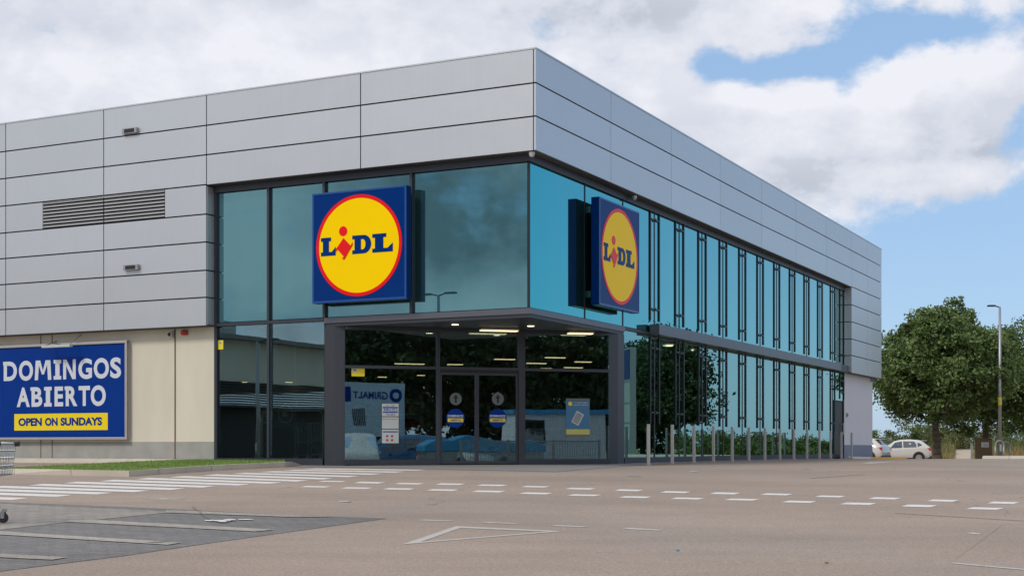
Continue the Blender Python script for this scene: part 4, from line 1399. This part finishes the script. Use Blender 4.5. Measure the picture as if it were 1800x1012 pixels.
# rail and furniture inside
ix = bw(.75, 8.0, .06)
t = thing('cart_rail', 'bent pale tube rail behind the two leftmost panes', 'rail', ix, ROTA)
rl = MB()
pts = [(-.25, 0, 0), (-.25, 0, 1.16)] + [(-.25 + .15 - .15 * math.cos(R(a)), 0, 1.16 + .15 * math.sin(R(a))) for a in (30, 60, 90)] + [(1.5, 0, 1.31)] + [(1.5 + .15 * math.sin(R(a)), 0, 1.16 + .15 * math.cos(R(a))) for a in (30, 60, 90)] + [(1.65, 0, 0)]
rl.path(pts, .028, 10)
rl.build('tube', mat('pale_tube', (.75, .76, .66), .4), t, smooth=True)
MB().tube((-.25, 0, .01), (-.25, 0, .02), .07).tube((1.65, 0, .01), (1.65, 0, .02), .07).build('foot', M['alu'], t)
for i, (px, who) in enumerate(((466, 'left'), (502, 'right'))):
    u = uA(px, 1.6); p = bw(1.6, u, zat(727, bw(1.6, u).y))
    t = thing('hanging_sign', f'{who} pale sign with a ring symbol hanging inside above the carts', 'sign', p, ROTA, 'ring symbol signs inside above the carts')
    MB().box(-.33, .33, 0, .02, -.35, .35).build('panel', mat('dim_panel', (.10, .11, .11), .6), t)
    flat_shape('ring', [circle(0, 0, .25, 32), circle(0, 0, .21, 32)], M['sticker_white'], t, -.004, .003)
    flat_shape('cart_symbol', [[(-.12, .10), (.02, .10), (.06, -.08), (-.08, -.08)]], M['sticker_white'], t, -.004, .003)
    MB().tube((-.3, .01, .35), (-.3, .01, 2.0), .01).tube((.3, .01, .35), (.3, .01, 2.0), .01).build('cord', M['galv'], t)
def shelf(w, u, L_, rz, label, m):
    t = thing('display_shelf', label, 'shelf', bw(w, u, .06), rz, 'display shelves inside the shop')
    MB().box(-L_ / 2, L_ / 2, -.02, .02, 0, 1.7).box(-L_ / 2, L_ / 2, -.4, .4, 0, .12).build('rack', M['inner_wall'], t)
    for k in range(3):
        MB().box(-L_ / 2, L_ / 2, -.38, .38, .5 + k * .4, .53 + k * .4).build('shelf_board', M['alu'], t)
    gd = MB()
    for k in range(4):
        x = -L_ / 2 + .05
        while x < L_ / 2 - .1:
            w2 = random.uniform(.1, .22); h2 = random.uniform(.15, .3)
            gd.box(x, x + w2, -.35, -.05, .125 + (.405 if k else 0) + max(k - 1, 0) * .4, .125 + (.405 if k else 0) + max(k - 1, 0) * .4 + h2)
            x += w2 + .02
    g_ = gd.build('goods', m, t); g_['kind'] = 'stuff'
shelf(6, 8, 3.0, ROTA, 'grey display shelf inside behind the left entrance screen', mat('goods_red', (.30, .03, .02), .5, island=.7))
shelf(9, 5, 3.0, ROTA, 'grey display shelf inside behind the sliding doors', mat('goods_mixed', (.16, .16, .06), .5, island=.8))
shelf(12, 3.5, 3.4, ROTB, 'grey display shelf inside behind the right front glazing', mat('goods_green', (.05, .16, .05), .5, island=.8))

# ------------------------------------------------------------------ plants
def rand_rot(n):
    q = rng.normal(size=(n, 4)); q /= np.linalg.norm(q, axis=1)[:, None]
    w, x, y, z = q.T
    return np.stack([np.stack([1 - 2 * (y * y + z * z), 2 * (x * y - z * w), 2 * (x * z + y * w)], 1),
                     np.stack([2 * (x * y + z * w), 1 - 2 * (x * x + z * z), 2 * (y * z - x * w)], 1),
                     np.stack([2 * (x * z - y * w), 2 * (y * z + x * w), 1 - 2 * (x * x + y * y)], 1)], 1)

def leaves(centres, size):
    n = len(centres)
    base = np.array([(-.5, 0, 0), (0, -.28, .06), (.5, 0, 0), (0, .28, .06)])
    s = size * rng.uniform(.6, 1.35, n)
    Rm = rand_rot(n)
    v = np.einsum('nij,kj->nki', Rm, base) * s[:, None, None] + centres[:, None, :]
    return v.reshape(-1, 3)

def crown_pts(cz, rx, ry, rz, nclump, per, clr, bottom=-.75, seed_shift=0):
    out = []
    cl_ = []
    while len(cl_) < nclump:
        d = rng.normal(size=3); d /= np.linalg.norm(d)
        if d[2] < bottom: continue
        rad = rng.uniform(.45, 1.0) ** .6
        wob = 1 + .13 * math.sin(3 * math.atan2(d[1], d[0]) + seed_shift) + .08 * math.sin(5 * d[2] + seed_shift * 2)
        c = np.array([d[0] * rx, d[1] * ry, d[2] * rz]) * rad * wob
        c[2] += cz
        cl_.append(c)
        s = clr * rng.uniform(.6, 1.3)
        k = int(per * rng.uniform(.6, 1.3))
        p = np.clip(rng.normal(size=(k, 3)), -1.7, 1.7) * s * np.array([.5, .5, .34]) + c
        out.append(p)
    return np.concatenate(out), cl_

def tree(label, x, y, h, rx, rz, trunk_h, trunk_r, nclump, per, leaf, m, z0=None, clr=.9, group=None, name='tree', ry=None, bottom=-.75, sh=0.0, cat='tree'):
    z0 = g(y) - .03 if z0 is None else z0
    t = thing(name, label, cat, (x, y, z0), 0, group)
    cz = h - rz
    pts, cl_ = crown_pts(cz, rx, ry or rx, rz, nclump, per, clr, bottom, sh)
    link('crown', np_mesh('crown', leaves(pts, leaf), 4), m, t)
    tr = MB()
    prev = Vector((0, 0, 0)); r = trunk_r
    top = Vector((rng.normal() * .1, rng.normal() * .1, trunk_h))
    k = 6
    for i in range(k):
        q = Vector((0, 0, 0)).lerp(top, (i + 1) / k) + Vector((rng.normal() * .03, rng.normal() * .03, 0))
        r1 = trunk_r * (1 - .35 * (i + 1) / k)
        tr.tube(prev, q, r * (1.25 if i == 0 else 1), r1, 10)
        prev, r = q, r1
    for c in cl_[::max(1, len(cl_) // 16)]:
        c = Vector(c); mid = prev.lerp(c, .5) + Vector((0, 0, .15))
        tr.tube(prev, mid, r * .45, r * .25, 6).tube(mid, c, r * .25, r * .07, 6)
    tr.build('trunk', M['bark'], t, smooth=True)
    return t

# the big tree right of the shop and its neighbour
tree('large round dark green tree right of the shop with a straight trunk', (1648 - 900) / F * 75, 75, 8.12, 3.45, 3.15, 2.1, .25, 330, 210, .21, M['leaf'], clr=.68, bottom=-.9, sh=1.0)
tree('second green tree beyond the lamp post, its trunk beside the brown notice board', (1733 - 900) / F * 84 , 84, 8.3, 4.0, 3.3, 2.2, .24, 290, 210, .20, M['leaf'], clr=.75, bottom=-.9, sh=2.2)
tree('green tree at the right edge of the photo', (1812 - 900) / F * 88, 88, 7.9, 3.6, 3.3, 1.8, .2, 190, 190, .20, M['leaf'], clr=.75, bottom=-.9, sh=.3)
# undergrowth beyond
def shrub(label, x, y, h, rx, n, m, leaf=.2, group='bushes beyond the parking field'):
    t = thing('shrub', label, 'bush', (x, y, g(y) - .02), 0, group)
    pts, cl_ = crown_pts(h * .5, rx, rx * .8, h * .5, n, 70, .55, -1)
    pts[:, 2] = np.abs(pts[:, 2])
    link('foliage', np_mesh('foliage', leaves(pts, leaf), 4), m, t)
    tr = MB()
    for c in cl_[::3]: tr.tube((0, 0, 0), tuple(c * .8), .03, .01, 5)
    tr.build('stem', M['bark'], t)
for (px, d, h, rx, m, lab) in ((1588, 124, 2.9, 1.4, 'leaf_pale', 'pale leafy bush above the roof of the white car'),
                                (1612, 130, 2.1, 1.6, 'leaf', 'dark low bush just behind the white car'),
                                (1635, 128, 2.3, 1.6, 'leaf', 'dark bush left of the big trunk'),
                                (1672, 132, 1.8, 1.6, 'reed', 'yellow green bush right of the big trunk'),
                                (1692, 136, 1.7, 1.3, 'reed', 'low reedy bush above the sandy path'),
                                (1700, 138, 2.0, 1.5, 'leaf_pale', 'pale bush beside the second trunk'),
                                (1748, 130, 2.1, 1.6, 'reed', 'yellow green bush behind the lamp post'),
                                (1775, 134, 2.4, 1.7, 'leaf_pale', 'pale bush right of the bicycle stands'),
                                (1798, 128, 2.5, 1.7, 'leaf', 'dark bush at the right edge behind the dry grass'),
                                (1538, 140, 1.6, .8, 'leaf', 'small bush showing between the white wall and the car'),
                                (1560, 300, 1.2, 1.8, 'leaf_dark', 'small distant bush low on the horizon behind the car'),
                                (1651, 124, 1.7, 1.4, 'reed', 'yellow green bush directly behind the big trunk')):
    shrub(lab, (px - 900) / F * d, d, h + .3, rx, 26, M[m])

# dry grass field
def tufts(name, label, regions, n, h, m, wd=.03):
    v = []
    for (x0, x1, y0, y1, k) in regions:
        xs = rng.uniform(x0, x1, int(n * k)); ys = rng.uniform(y0, y1, int(n * k))
        keep = (xs / ys < .3150) | (xs / ys > .3300)
        xs, ys = xs[keep], ys[keep]
        zs = np.interp(ys, GY, GZ) - .02
        hh = h * rng.uniform(.4, 1.3, len(xs)) * (0.7 + .5 * np.sin(xs * .9) * np.sin(ys * .7 + 1))
        an = rng.uniform(0, math.pi, len(xs))
        lx_, ly_ = rng.normal(size=len(xs)) * .2 * hh, rng.normal(size=len(xs)) * .2 * hh
        a = np.stack([xs - wd * np.cos(an), ys - wd * np.sin(an), zs], 1)
        b = np.stack([xs + wd * np.cos(an), ys + wd * np.sin(an), zs], 1)
        c = np.stack([xs + lx_, ys + ly_, zs + hh], 1)
        v.append(np.stack([a, b, c], 1).reshape(-1, 3))
    o = link(name, np_mesh(name, np.concatenate(v), 3), m)
    return tag(o, label, 'grass', kind='stuff')
tufts('dry_grass', 'tall straw coloured dry grass in the field beyond the trees', [(31.5, 38.3, 105, 123, 1), (41.4, 52, 100, 123, 1.3), (26, 31.5, 106, 123, .5), (36, 75, 60, 100, .5)], 14000, .75, M['straw'])
tufts('green_weeds', 'green weeds and reeds standing behind the dry grass', [(24, 38.3, 118, 132, 1), (41.4, 58, 118, 132, 1), (32, 38, 108, 122, .25), (42, 50, 108, 122, .25), (38, 70, 30, 60, 1.0)], 9000, 1.15, M['reed'], .05)
pth = poly_sheet('sandy_path', [[W2(32.9, 104), W2(34.1, 104), W2(42.8, 130), W2(41.2, 130)]], .03, M['path'])

# field seen mirrored in the side glass
hedge_pos = []
hl = ['far left', 'second', 'third', 'fourth', 'fifth', 'sixth', 'seventh', 'eighth', 'ninth', 'tenth']
for i in range(10):
    px = 1215 + i * 27
    p = mirror(px, 92 + (i % 3) * 5, 'B')
    shrub(f'dark green bush mirrored in the side glazing, {ords[i]} of them counting from the entrance', p.x, p.y, 1.0 + .9 * random.random(), 2.6, 30, M[('leaf', 'reed', 'leaf_pale')[i % 3]], .22, 'bushes across the road mirrored in the glass')
p = mirror(1178, 82, 'B')
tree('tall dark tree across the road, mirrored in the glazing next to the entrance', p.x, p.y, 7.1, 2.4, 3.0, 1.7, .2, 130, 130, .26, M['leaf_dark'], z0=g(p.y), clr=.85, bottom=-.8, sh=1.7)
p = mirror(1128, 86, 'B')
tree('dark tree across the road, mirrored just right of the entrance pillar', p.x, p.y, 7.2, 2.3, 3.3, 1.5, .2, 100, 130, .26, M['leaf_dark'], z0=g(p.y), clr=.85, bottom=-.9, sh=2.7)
# totem price sign mirrored in the first side panes
p = mirror(1104, 72, 'B')
t = thing('totem_sign', 'tall sign column with stacked blue and pale panels, mirrored beside the entrance pillar', 'totem sign', (p.x, p.y, g(p.y)), R(20))
MB().box(-.75, .75, -.15, .15, 0, 5.6).build('column', M['galv'], t)
MB().box(-.65, .65, -.17, -.151, 4.0, 5.5).box(-.65, .65, .151, .17, 4.0, 5.5).build('blue_panel', M['sign_blue'], t)
MB().box(-.65, .65, -.17, -.151, .9, 1.7).box(-.65, .65, -.17, -.151, 1.8, 2.7).box(-.65, .65, -.17, -.151, 2.8, 3.8).build('pale_panel', M['sticker_white'], t)

# ------------------------------------------------------------------ cars
def lerp(a, b, t): return a + (b - a) * t
def make_car(t, paint, van=False):
    # stations: x, z_low, z_belt, z_top, half width low, belt, top
    if not van:
        S = [(2.12, .42, .62, .68, .60, .62, .60), (2.05, .28, .70, .82, .74, .76, .68), (1.80, .22, .78, .95, .84, .85, .74), (1.30, .22, .88, 1.02, .89, .89, .78),
             (.95, .22, .95, 1.07, .90, .90, .76), (.35, .22, .98, 1.46, .90, .89, .62), (-.1, .22, .99, 1.57, .90, .89, .61), (-.7, .22, 1.01, 1.59, .90, .89, .60),
             (-1.25, .22, 1.04, 1.55, .90, .88, .59), (-1.55, .24, 1.06, 1.49, .90, .87, .57), (-1.92, .30, 1.08, 1.17, .88, .85, .64), (-2.06, .34, .98, 1.04, .83, .80, .66), (-2.13, .42, .72, .76, .74, .72, .6)]
    else:
        S = [(2.5, .42, .7, .8, .7, .72, .7), (2.4, .28, .85, .98, .86, .88, .8), (2.0, .22, 1.0, 1.15, .95, .95, .85), (1.5, .22, 1.1, 1.25, .97, .97, .84),
             (.8, .22, 1.15, 1.85, .97, .97, .78), (.3, .22, 1.15, 1.98, .97, .97, .80), (-1.0, .22, 1.15, 2.0, .97, .97, .82), (-2.2, .24, 1.15, 1.97, .97, .97, .82), (-2.4, .3, 1.15, 1.9, .95, .95, .80), (-2.45, .4, 1.0, 1.7, .9, .92, .8)]
    def sec(s):
        x, zl, zb_, zt, wl_, wb_, wt = s
        zm = lerp(zl, zb_, .5)
        half = [(wl_ * .90, zl), (wl_ * .98, zl + .10), (wl_ * 1.0, zm), (wb_ * .995, lerp(zm, zb_, .6)), (wb_ * .96, zb_), (lerp(wb_ * .95, wt, .5), lerp(zb_, zt, .5)), (wt, zt - min(.05, (zt - zb_) * .3)), (wt * .78, zt - .005), (0, zt + .015)]
        return [(x, -y, z) for y, z in half] + [(x, y, z) for y, z in half[-2::-1]]
    mb = MB()
    rows = [sec(s) for s in S]
    n = len(rows[0])
    for r_ in rows: mb.v += r_
    for i in range(len(rows) - 1):
        for k in range(n - 1):
            a = i * n + k
            mb.f.append((a, a + 1, a + n + 1, a + n))
        mb.f.append((i * n + n - 1, i * n, (i + 1) * n, (i + 1) * n + n - 1))
    mb.f.append(tuple(range(n))[::-1]); mb.f.append(tuple((len(rows) - 1) * n + k for k in range(n)))
    me = mb.mesh('body')
    bm = bmesh.new(); bm.from_mesh(me)
    bmesh.ops.recalc_face_normals(bm, faces=bm.faces)
    bm.to_mesh(me); bm.free()
    body = link('body', me, M[paint], t, smooth=True)
    def at(x, f, off=.012, side=1):
        for i in range(len(S) - 1):
            if S[i][0] >= x >= S[i + 1][0]:
                u = (S[i][0] - x) / (S[i][0] - S[i + 1][0])
                q = [lerp(S[i][k], S[i + 1][k], u) for k in range(7)]
                break
        _, zl, zb_, zt, wl_, wb_, wt = q
        p0 = Vector((wb_ * .96, zb_)); p1 = Vector((wt, zt - min(.05, (zt - zb_) * .3))); pm = Vector((lerp(wb_ * .95, wt, .5), lerp(zb_, zt, .5)))
        p = p0.lerp(pm, f * 2) if f < .5 else pm.lerp(p1, f * 2 - 1)
        return (x, side * (p.x + off), p.y)
    if not van:
        wins = [[(.62, .08), (-.18, .06), (-.16, .90), (.30, .90), (.50, .5)], [(-.26, .06), (-1.12, .06), (-1.12, .5), (-.98, .86), (-.24, .90)], [(-1.2, .08), (-1.52, .30), (-1.38, .62), (-1.2, .7)]]
    else:
        wins = [[(1.15, .08), (.1, .06), (.1, .85), (.55, .85)], [(-.05, .1), (-1.0, .1), (-1.0, .82), (-.05, .82)]]
    for side in (-1, 1):
        for wv in wins:
            pts = [at(x, f, .014, side) for x, f in wv]
            m2 = MB(); m2.quad(*(pts if side < 0 else pts[::-1])); m2.build('side_window', M['gl_car'], t)
    # rear screen and windscreen
    def across(xa_, fa, xb_, fb, shrink, dx, name):
        a0, a1 = at(xa_, fa, -shrink, -1), at(xa_, fa, -shrink, 1)
        b0, b1 = at(xb_, fb, -shrink, -1), at(xb_, fb, -shrink, 1)
        m2 = MB(); m2.quad((a0[0] + dx, a0[1], a0[2] + .02), (a1[0] + dx, a1[1], a1[2] + .02), (b1[0] + dx, b1[1], b1[2] + .02), (b0[0] + dx, b0[1], b0[2] + .02)); m2.build(name, M['gl_car'], t)
    if not van:
        across(-1.58, 1, -1.90, .9, .06, -.035, 'rear_window')
        across(.40, 1, .93, .9, .05, .03, 'windscreen')
        MB().box(-1.86, -1.48, -.56, .56, 1.50, 1.53).build('roof_spoiler', M[paint], t, bevel=.01)
    else:
        across(.85, 1, 1.48, .9, .05, .04, 'windscreen')
        MB().box(-2.50, -2.47, -.7, .7, 1.15, 1.7).build('rear_window', M['gl_car'], t)
    xr_ = S[-2][0]
    for side in (-1, 1):
        y = side * (.72 if not van else .86)
        MB().box(xr_ - .02, xr_ + .26, y - .13, y + .125, .80, 1.02).build('tail_light', M['tail'], t, bevel=.04)
        MB().box(1.78 if not van else 2.2, (1.78 if not van else 2.2) + .22, side * .62 - .12, side * .62 + .16, .66, .82).build('headlight', M['sticker_white'], t, bevel=.04)
        MB().box(.62, .80, side * .90, side * 1.04, .98, 1.10).build('wing_mirror', M[paint], t, bevel=.03)
    MB().box(S[-1][0] - .03, S[-1][0] + .30, -.80, .80, .24, .46).box(-1.0, .95, -.912, .912, .20, .33).build('lower_trim', M['plastic'], t, bevel=.02)
    MB().box(S[-1][0] - .045, S[-1][0] + .03, -.26, .26, .50 if not van else .6, .61 if not van else .71).build('number_plate', M['sticker_white'], t)
    wx = (1.32, -1.28) if not van else (1.6, -1.6)
    for x in wx:
        for side in (-1, 1):
            y = side * .80 if not van else side * .87
            ar = MB().tube((x, side * .55, .36), (x, side * (.918 if not van else .99), .36), .40, n=28)
            ar.build('wheel_arch', M['plastic'], t)
            wh = MB().tube((x, y - side * .1, .33), (x, y + side * .135, .33), .33, n=28).build('wheel', M['rubber'], t)
            rm = MB().tube((x, y + side * .13, .33), (x, y + side * .142, .33), .21, n=20)
            rm.build('rim', M['alu'], wh)
            sp_ = MB()
            for k in range(5):
                a_ = 2 * math.pi * k / 5 + .3
                cxx, czz = x + .13 * math.cos(a_), .33 + .13 * math.sin(a_)
                sp_.tube((cxx, y + side * .143, czz), (cxx, y + side * .146, czz), .035, n=8)
            sp_.build('rim_gap', M['black'], wh)
def car(label, p, rz, paint='car_white', van=False, name='parked_car', cat='car', group=None):
    t = thing(name, label, cat, (p[0], p[1], g(p[1])), rz, group)
    make_car(t, paint, van)
    return t
d1 = 98.0
car('white compact car parked side on, its whole side showing left of the trees', ((1592 - 900) / F * d1 - .45, d1), R(180 - 14), group='white cars parked beyond the shop')
car('white hatchback half hidden by the white wall, only its tail and red lamp showing', ((1530 - 900) / F * 93.0 - 1.0, 93.0), R(180 - 34), group='white cars parked beyond the shop')

# ------------------------------------------------------------------ street lamp, bicycle stands, notice board on the right
def street_lamp(label, x, y, h, arm, double=False, rz=0.0, z0=None, zone=True):
    t = thing('street_lamp', label, 'street lamp', (x, y, g(y) if z0 is None else z0), rz)
    MB().tube((0, 0, 0), (0, 0, h), .11, .06, 14).build('pole', M['galv'], t, smooth=True)
    MB().box(-.2, .2, -.2, .2, 0, .03).build('base_plate', M['galv'], t)
    hd = MB()
    for s in ((-1, 1) if double else (-1,)):
        hd.tube((0, 0, h - .02), (s * arm * .5, 0, h + .06), .035)
        n = len(hd.v)
        x0_, x1_ = s * arm * .45, s * arm * 1.15
        hd.box(min(x0_, x1_), max(x0_, x1_), -.13, .13, h + .02, h + .10)
    hd.build('lamp_head', M['frame'], t, bevel=.02)
    if zone:
        MB().tube((0, 0, 2.9), (0, 0, 3.3), .098, .096, 14, cap=False).build('yellow_sticker', M['sticker_yellow'], t)
        MB().box(-.05, .05, -.102, -.099, 3.05, 3.17).build('sticker_symbol', M['sticker_white'], t)
    MB().box(-.05, .05, -.115, -.1, .5, .85).build('service_hatch', M['alu'], t)
    return t
street_lamp('tall grey street lamp with one arm and a yellow sticker, right of the big tree', (1757.5 - 900) / F * 73, 73, 8.0, .55)
def bike_stand(px, d, label):
    t = thing('bicycle_stand', label, 'bicycle stand', ((px - 900) / F * d, d, g(d)), R(12), 'bicycle stands at the foot of the lamp')
    pts = [(-.24, 0, 0), (-.24, 0, .78)] + [(-.24 * math.cos(R(a)), 0, .78 + .24 * math.sin(R(a))) for a in range(20, 180, 20)] + [(.24, 0, .78), (.24, 0, 0)]
    MB().path(pts, .038, 10).build('hoop', M['galv'], t, smooth=True)
    MB().box(-.32, -.16, -.08, .08, 0, .015).box(.16, .32, -.08, .08, 0, .015).build('foot_plate', M['galv'], t)
bike_stand(1757, 71.5, 'bent grey tube bicycle stand in front of the lamp pole')
bike_stand(1768, 74.5, 'bent grey tube bicycle stand just behind and right of the lamp pole')
d = 74
t = thing('notice_board', 'low brown box board with a pale plate beside the second trunk', 'notice board', ((1729 - 900) / F * d, d, g(d)), R(6))
MB().box(-.40, .40, -.16, .16, 0, 1.16).box(-.43, .43, -.19, .19, 1.162, 1.20).build('box', M['wood'], t, bevel=.01)
MB().box(-.20, .20, -.180, -.162, .72, .98).build('plate', M['sticker_white'], t)
tx = MB()
for k in range(3):
    tx.quad((-.10, -.183, .77 + .06 * k), (.16, -.183, .77 + .06 * k), (.16, -.183, .785 + .06 * k), (-.10, -.183, .785 + .06 * k))
tx.build('plate_print', M['black'], t)
d = 82
t = thing('post', 'thin white post beside the sandy path', 'post', ((1708 - 900) / F * d, d, g(d)), 0)
MB().box(-.05, .05, -.05, .05, 0, 1.05).build('shaft', M['sticker_white'], t)
MB().prism([(-.055, -.055), (.055, -.055), (.055, .055), (-.055, .055)], 1.052, 1.09).build('cap', M['galv'], t)

# litter
def litter(px, py, s, m, label):
    p = G(px, py)
    mb = MB()
    n = 7
    pts = [(s * math.cos(6.283 * k / n) * random.uniform(.6, 1.2), s * math.sin(6.283 * k / n) * random.uniform(.5, 1.0)) for k in range(n)]
    mb.prism(pts, .002, .015)
    tag(mb.build('litter', M[m], None, loc=(p.x, p.y, g(p.y) + .003)), label, 'litter')
litter(607, 882, .09, 'sticker_white', 'scrap of white paper on the asphalt left of the triangle')
litter(1191, 968, .022, 'tarp', 'tiny blue bottle cap on the asphalt in the foreground')
litter(1453, 990, .025, 'straw', 'tiny dry leaf on the asphalt in the foreground')
litter(1220, 829, .12, 'sticker_white', 'flat white scrap on the asphalt near the bollards')

# ------------------------------------------------------------------ what the front glass mirrors (all of it stands beside or behind the camera)
# neighbouring store to the left
p = mirror(430, 78, 'A')
dirn = math.degrees(ROTA)
nb = thing('warehouse', 'cream warehouse with a dark slatted band, mirrored in the leftmost panes', 'warehouse', (p.x, p.y, g(p.y) - .1), R(63.2 + 90 - 90))
pm = MB().box(-14, 12, .3, 14, 4.6, 6.9).build('upper_wall', M['cream'], nb)
MB().box(-14, 12, 2.6, 14, 0, 3.3).build('shaded_opening', M['frame_dark'], nb)  # solid block; its near-black colour stands in for shade in the opening under the canopy
MB().box(-14, 12, .2, 2.59, 3.18, 3.3).build('canopy', M['frame_dark'], nb)
sl = MB()
for k in range(9): sl.box(-14, 12, .1, .28, 3.32 + k * .14, 3.40 + k * .14)
sl.build('slatted_band', M['frame_dark'], nb)
MB().box(-14.4, 12.4, -.4, 14.4, 6.902, 7.15).build('roof', M['roof'], nb)
MB().box(2, 3, 2, 3, 7.16, 8.0).box(5, 6.2, 2, 3, 7.16, 7.9).box(-3, -2, 3, 4, 7.16, 8.3).build('roof_unit', M['galv'], nb)
p = mirror(770, 62, 'A')
street_lamp('two armed street lamp mirrored in the upper corner pane', p.x, p.y, 7.6, .75, True, ROTA, zone=False)
p = mirror(452, 60, 'A')
street_lamp('one armed street lamp mirrored in the leftmost lower pane', p.x, p.y, 5.2, .9, False, ROTA + math.pi, zone=False)
# behind the camera: hedge of trees, banner, vans, kiosk, railing
k = 0
TL = ['leftmost', 'second', 'third', 'fourth', 'fifth', 'sixth', 'rightmost']
for i in range(7):
    p = mirror(590 + i * 85, 96 + (i % 2) * 7, 'E')
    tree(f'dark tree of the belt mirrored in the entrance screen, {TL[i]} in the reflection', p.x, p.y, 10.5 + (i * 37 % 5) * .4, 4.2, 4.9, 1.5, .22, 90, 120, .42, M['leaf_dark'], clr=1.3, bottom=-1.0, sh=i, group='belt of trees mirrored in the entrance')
p = mirror(655, 78, 'E')
bnr_s = 1.18
bnr = thing('banner', 'large pale banner with dark words, mirrored in the left entrance screen', 'banner', (p.x, p.y, g(p.y)), ROTE + R(180) + R(-8))
bnr.scale = (bnr_s, 1, bnr_s)
MB().box(-1.6, 1.6, .0, .03, 1.7, 4.2).build('cloth', M['banner'], bnr)
MB().tube((-1.5, .08, 0), (-1.5, .08, 4.3), .05).tube((1.5, .08, 0), (1.5, .08, 4.3), .05).build('post', M['galv'], bnr)
tx = MB(); fit_text(tx, 'GRIMALT', -.75, 1.0, 3.45, 3.8, -.006, .03); tx.build('lettering', M['poster_blue'], bnr)
flat_shape('emblem', [circle(-1.15, 3.65, .32, 28), circle(-1.15, 3.65, .16, 28)], M['poster_blue'], bnr, -.006, .003)
MB().box(1.1, 1.6, -.004, -.001, 3.3, 4.0).build('blue_block', M['poster_blue'], bnr)
bars = MB()
for k in range(7): bars.prism([(.3 + k * .09, 2.2), (.36 + k * .09, 2.2), (.5 + k * .09, 3.0), (.44 + k * .09, 3.0)], -.004, -.001, 'y')
bars.build('striped_print', M['black'], bnr)
p = mirror(632, 70, 'E')
car('white van mirrored low in the left entrance screen', p, ROTE + R(100), 'car_white', True, 'parked_van', 'van')
p = mirror(800, 72, 'E')
car('white car mirrored low in the sliding doors', p, ROTE + R(60), 'car_white', False, group='cars mirrored in the entrance')
p = mirror(700, 74, 'E')
car('blue van mirrored behind the notices in the entrance glass', p, ROTE + R(175), 'car_blue', True, 'parked_van', 'van')
p = mirror(845, 72, 'E')
t = thing('covered_trailer', 'long trailer under a bright blue tarpaulin, mirrored in the sliding doors', 'trailer', (p.x, p.y, g(p.y)), ROTE)
pts = [(-3.2, 1.0), (3.2, 1.0), (3.2, 1.35), (2.4, 1.62), (1.5, 1.50), (.5, 1.58), (-1.0, 1.85), (-1.8, 1.62), (-2.6, 1.66), (-3.2, 1.35)]
MB().prism(pts, -1, 1, 'y').build('tarpaulin', M['tarp'], t, bevel=.06)
MB().box(-3.1, 3.1, -.95, .95, .55, .99).build('bed', M['galv'], t)
for x in (-1, 1.0): MB().tube((x, -1.0, .4), (x, 1.0, .4), .38, n=20).build('wheel', M['rubber'], t)
p = mirror(985, 76, 'E')
t = thing('kiosk', 'white flat roofed cabin with a dark window, mirrored in the right entrance screen', 'cabin', (p.x, p.y, g(p.y)), ROTE + R(180))
MB().box(-2.6, 2.6, .0, 2.5, 0, 3.05).build('wall', M['white_wall'], t)
MB().box(-2.75, 2.75, -.15, 2.65, 3.052, 3.30).build('roof', M['tarp'], t)
w_ = MB().box(.9, 2.3, -.03, -.002, 1.5, 2.75).build('window', M['frame_dark'], t)
MB().box(1.0, 2.2, -.04, -.031, 1.6, 2.65).build('pane', M['gl_car'], w_)
p = mirror(935, 67, 'E')
t = thing('railing', 'grey barred railing mirrored along the bottom of the entrance glass', 'railing', (p.x, p.y, g(p.y)), ROTE)
rb = MB()
for k in range(56): rb.box(-3.4 + k * .12, -3.37 + k * .12, -.015, .015, .1, 1.35)
rb.build('bars', M['galv'], t)
MB().box(-3.5, 3.4, -.03, .03, 1.352, 1.41).box(-3.5, 3.4, -.03, .03, .03, .09).build('rail', M['galv'], t)
for x in (-3.5, -1.2, 1.1, 3.4): MB().box(x - .06, x + .06, -.035, .035, 0, 1.45).build('post', M['galv'], t)
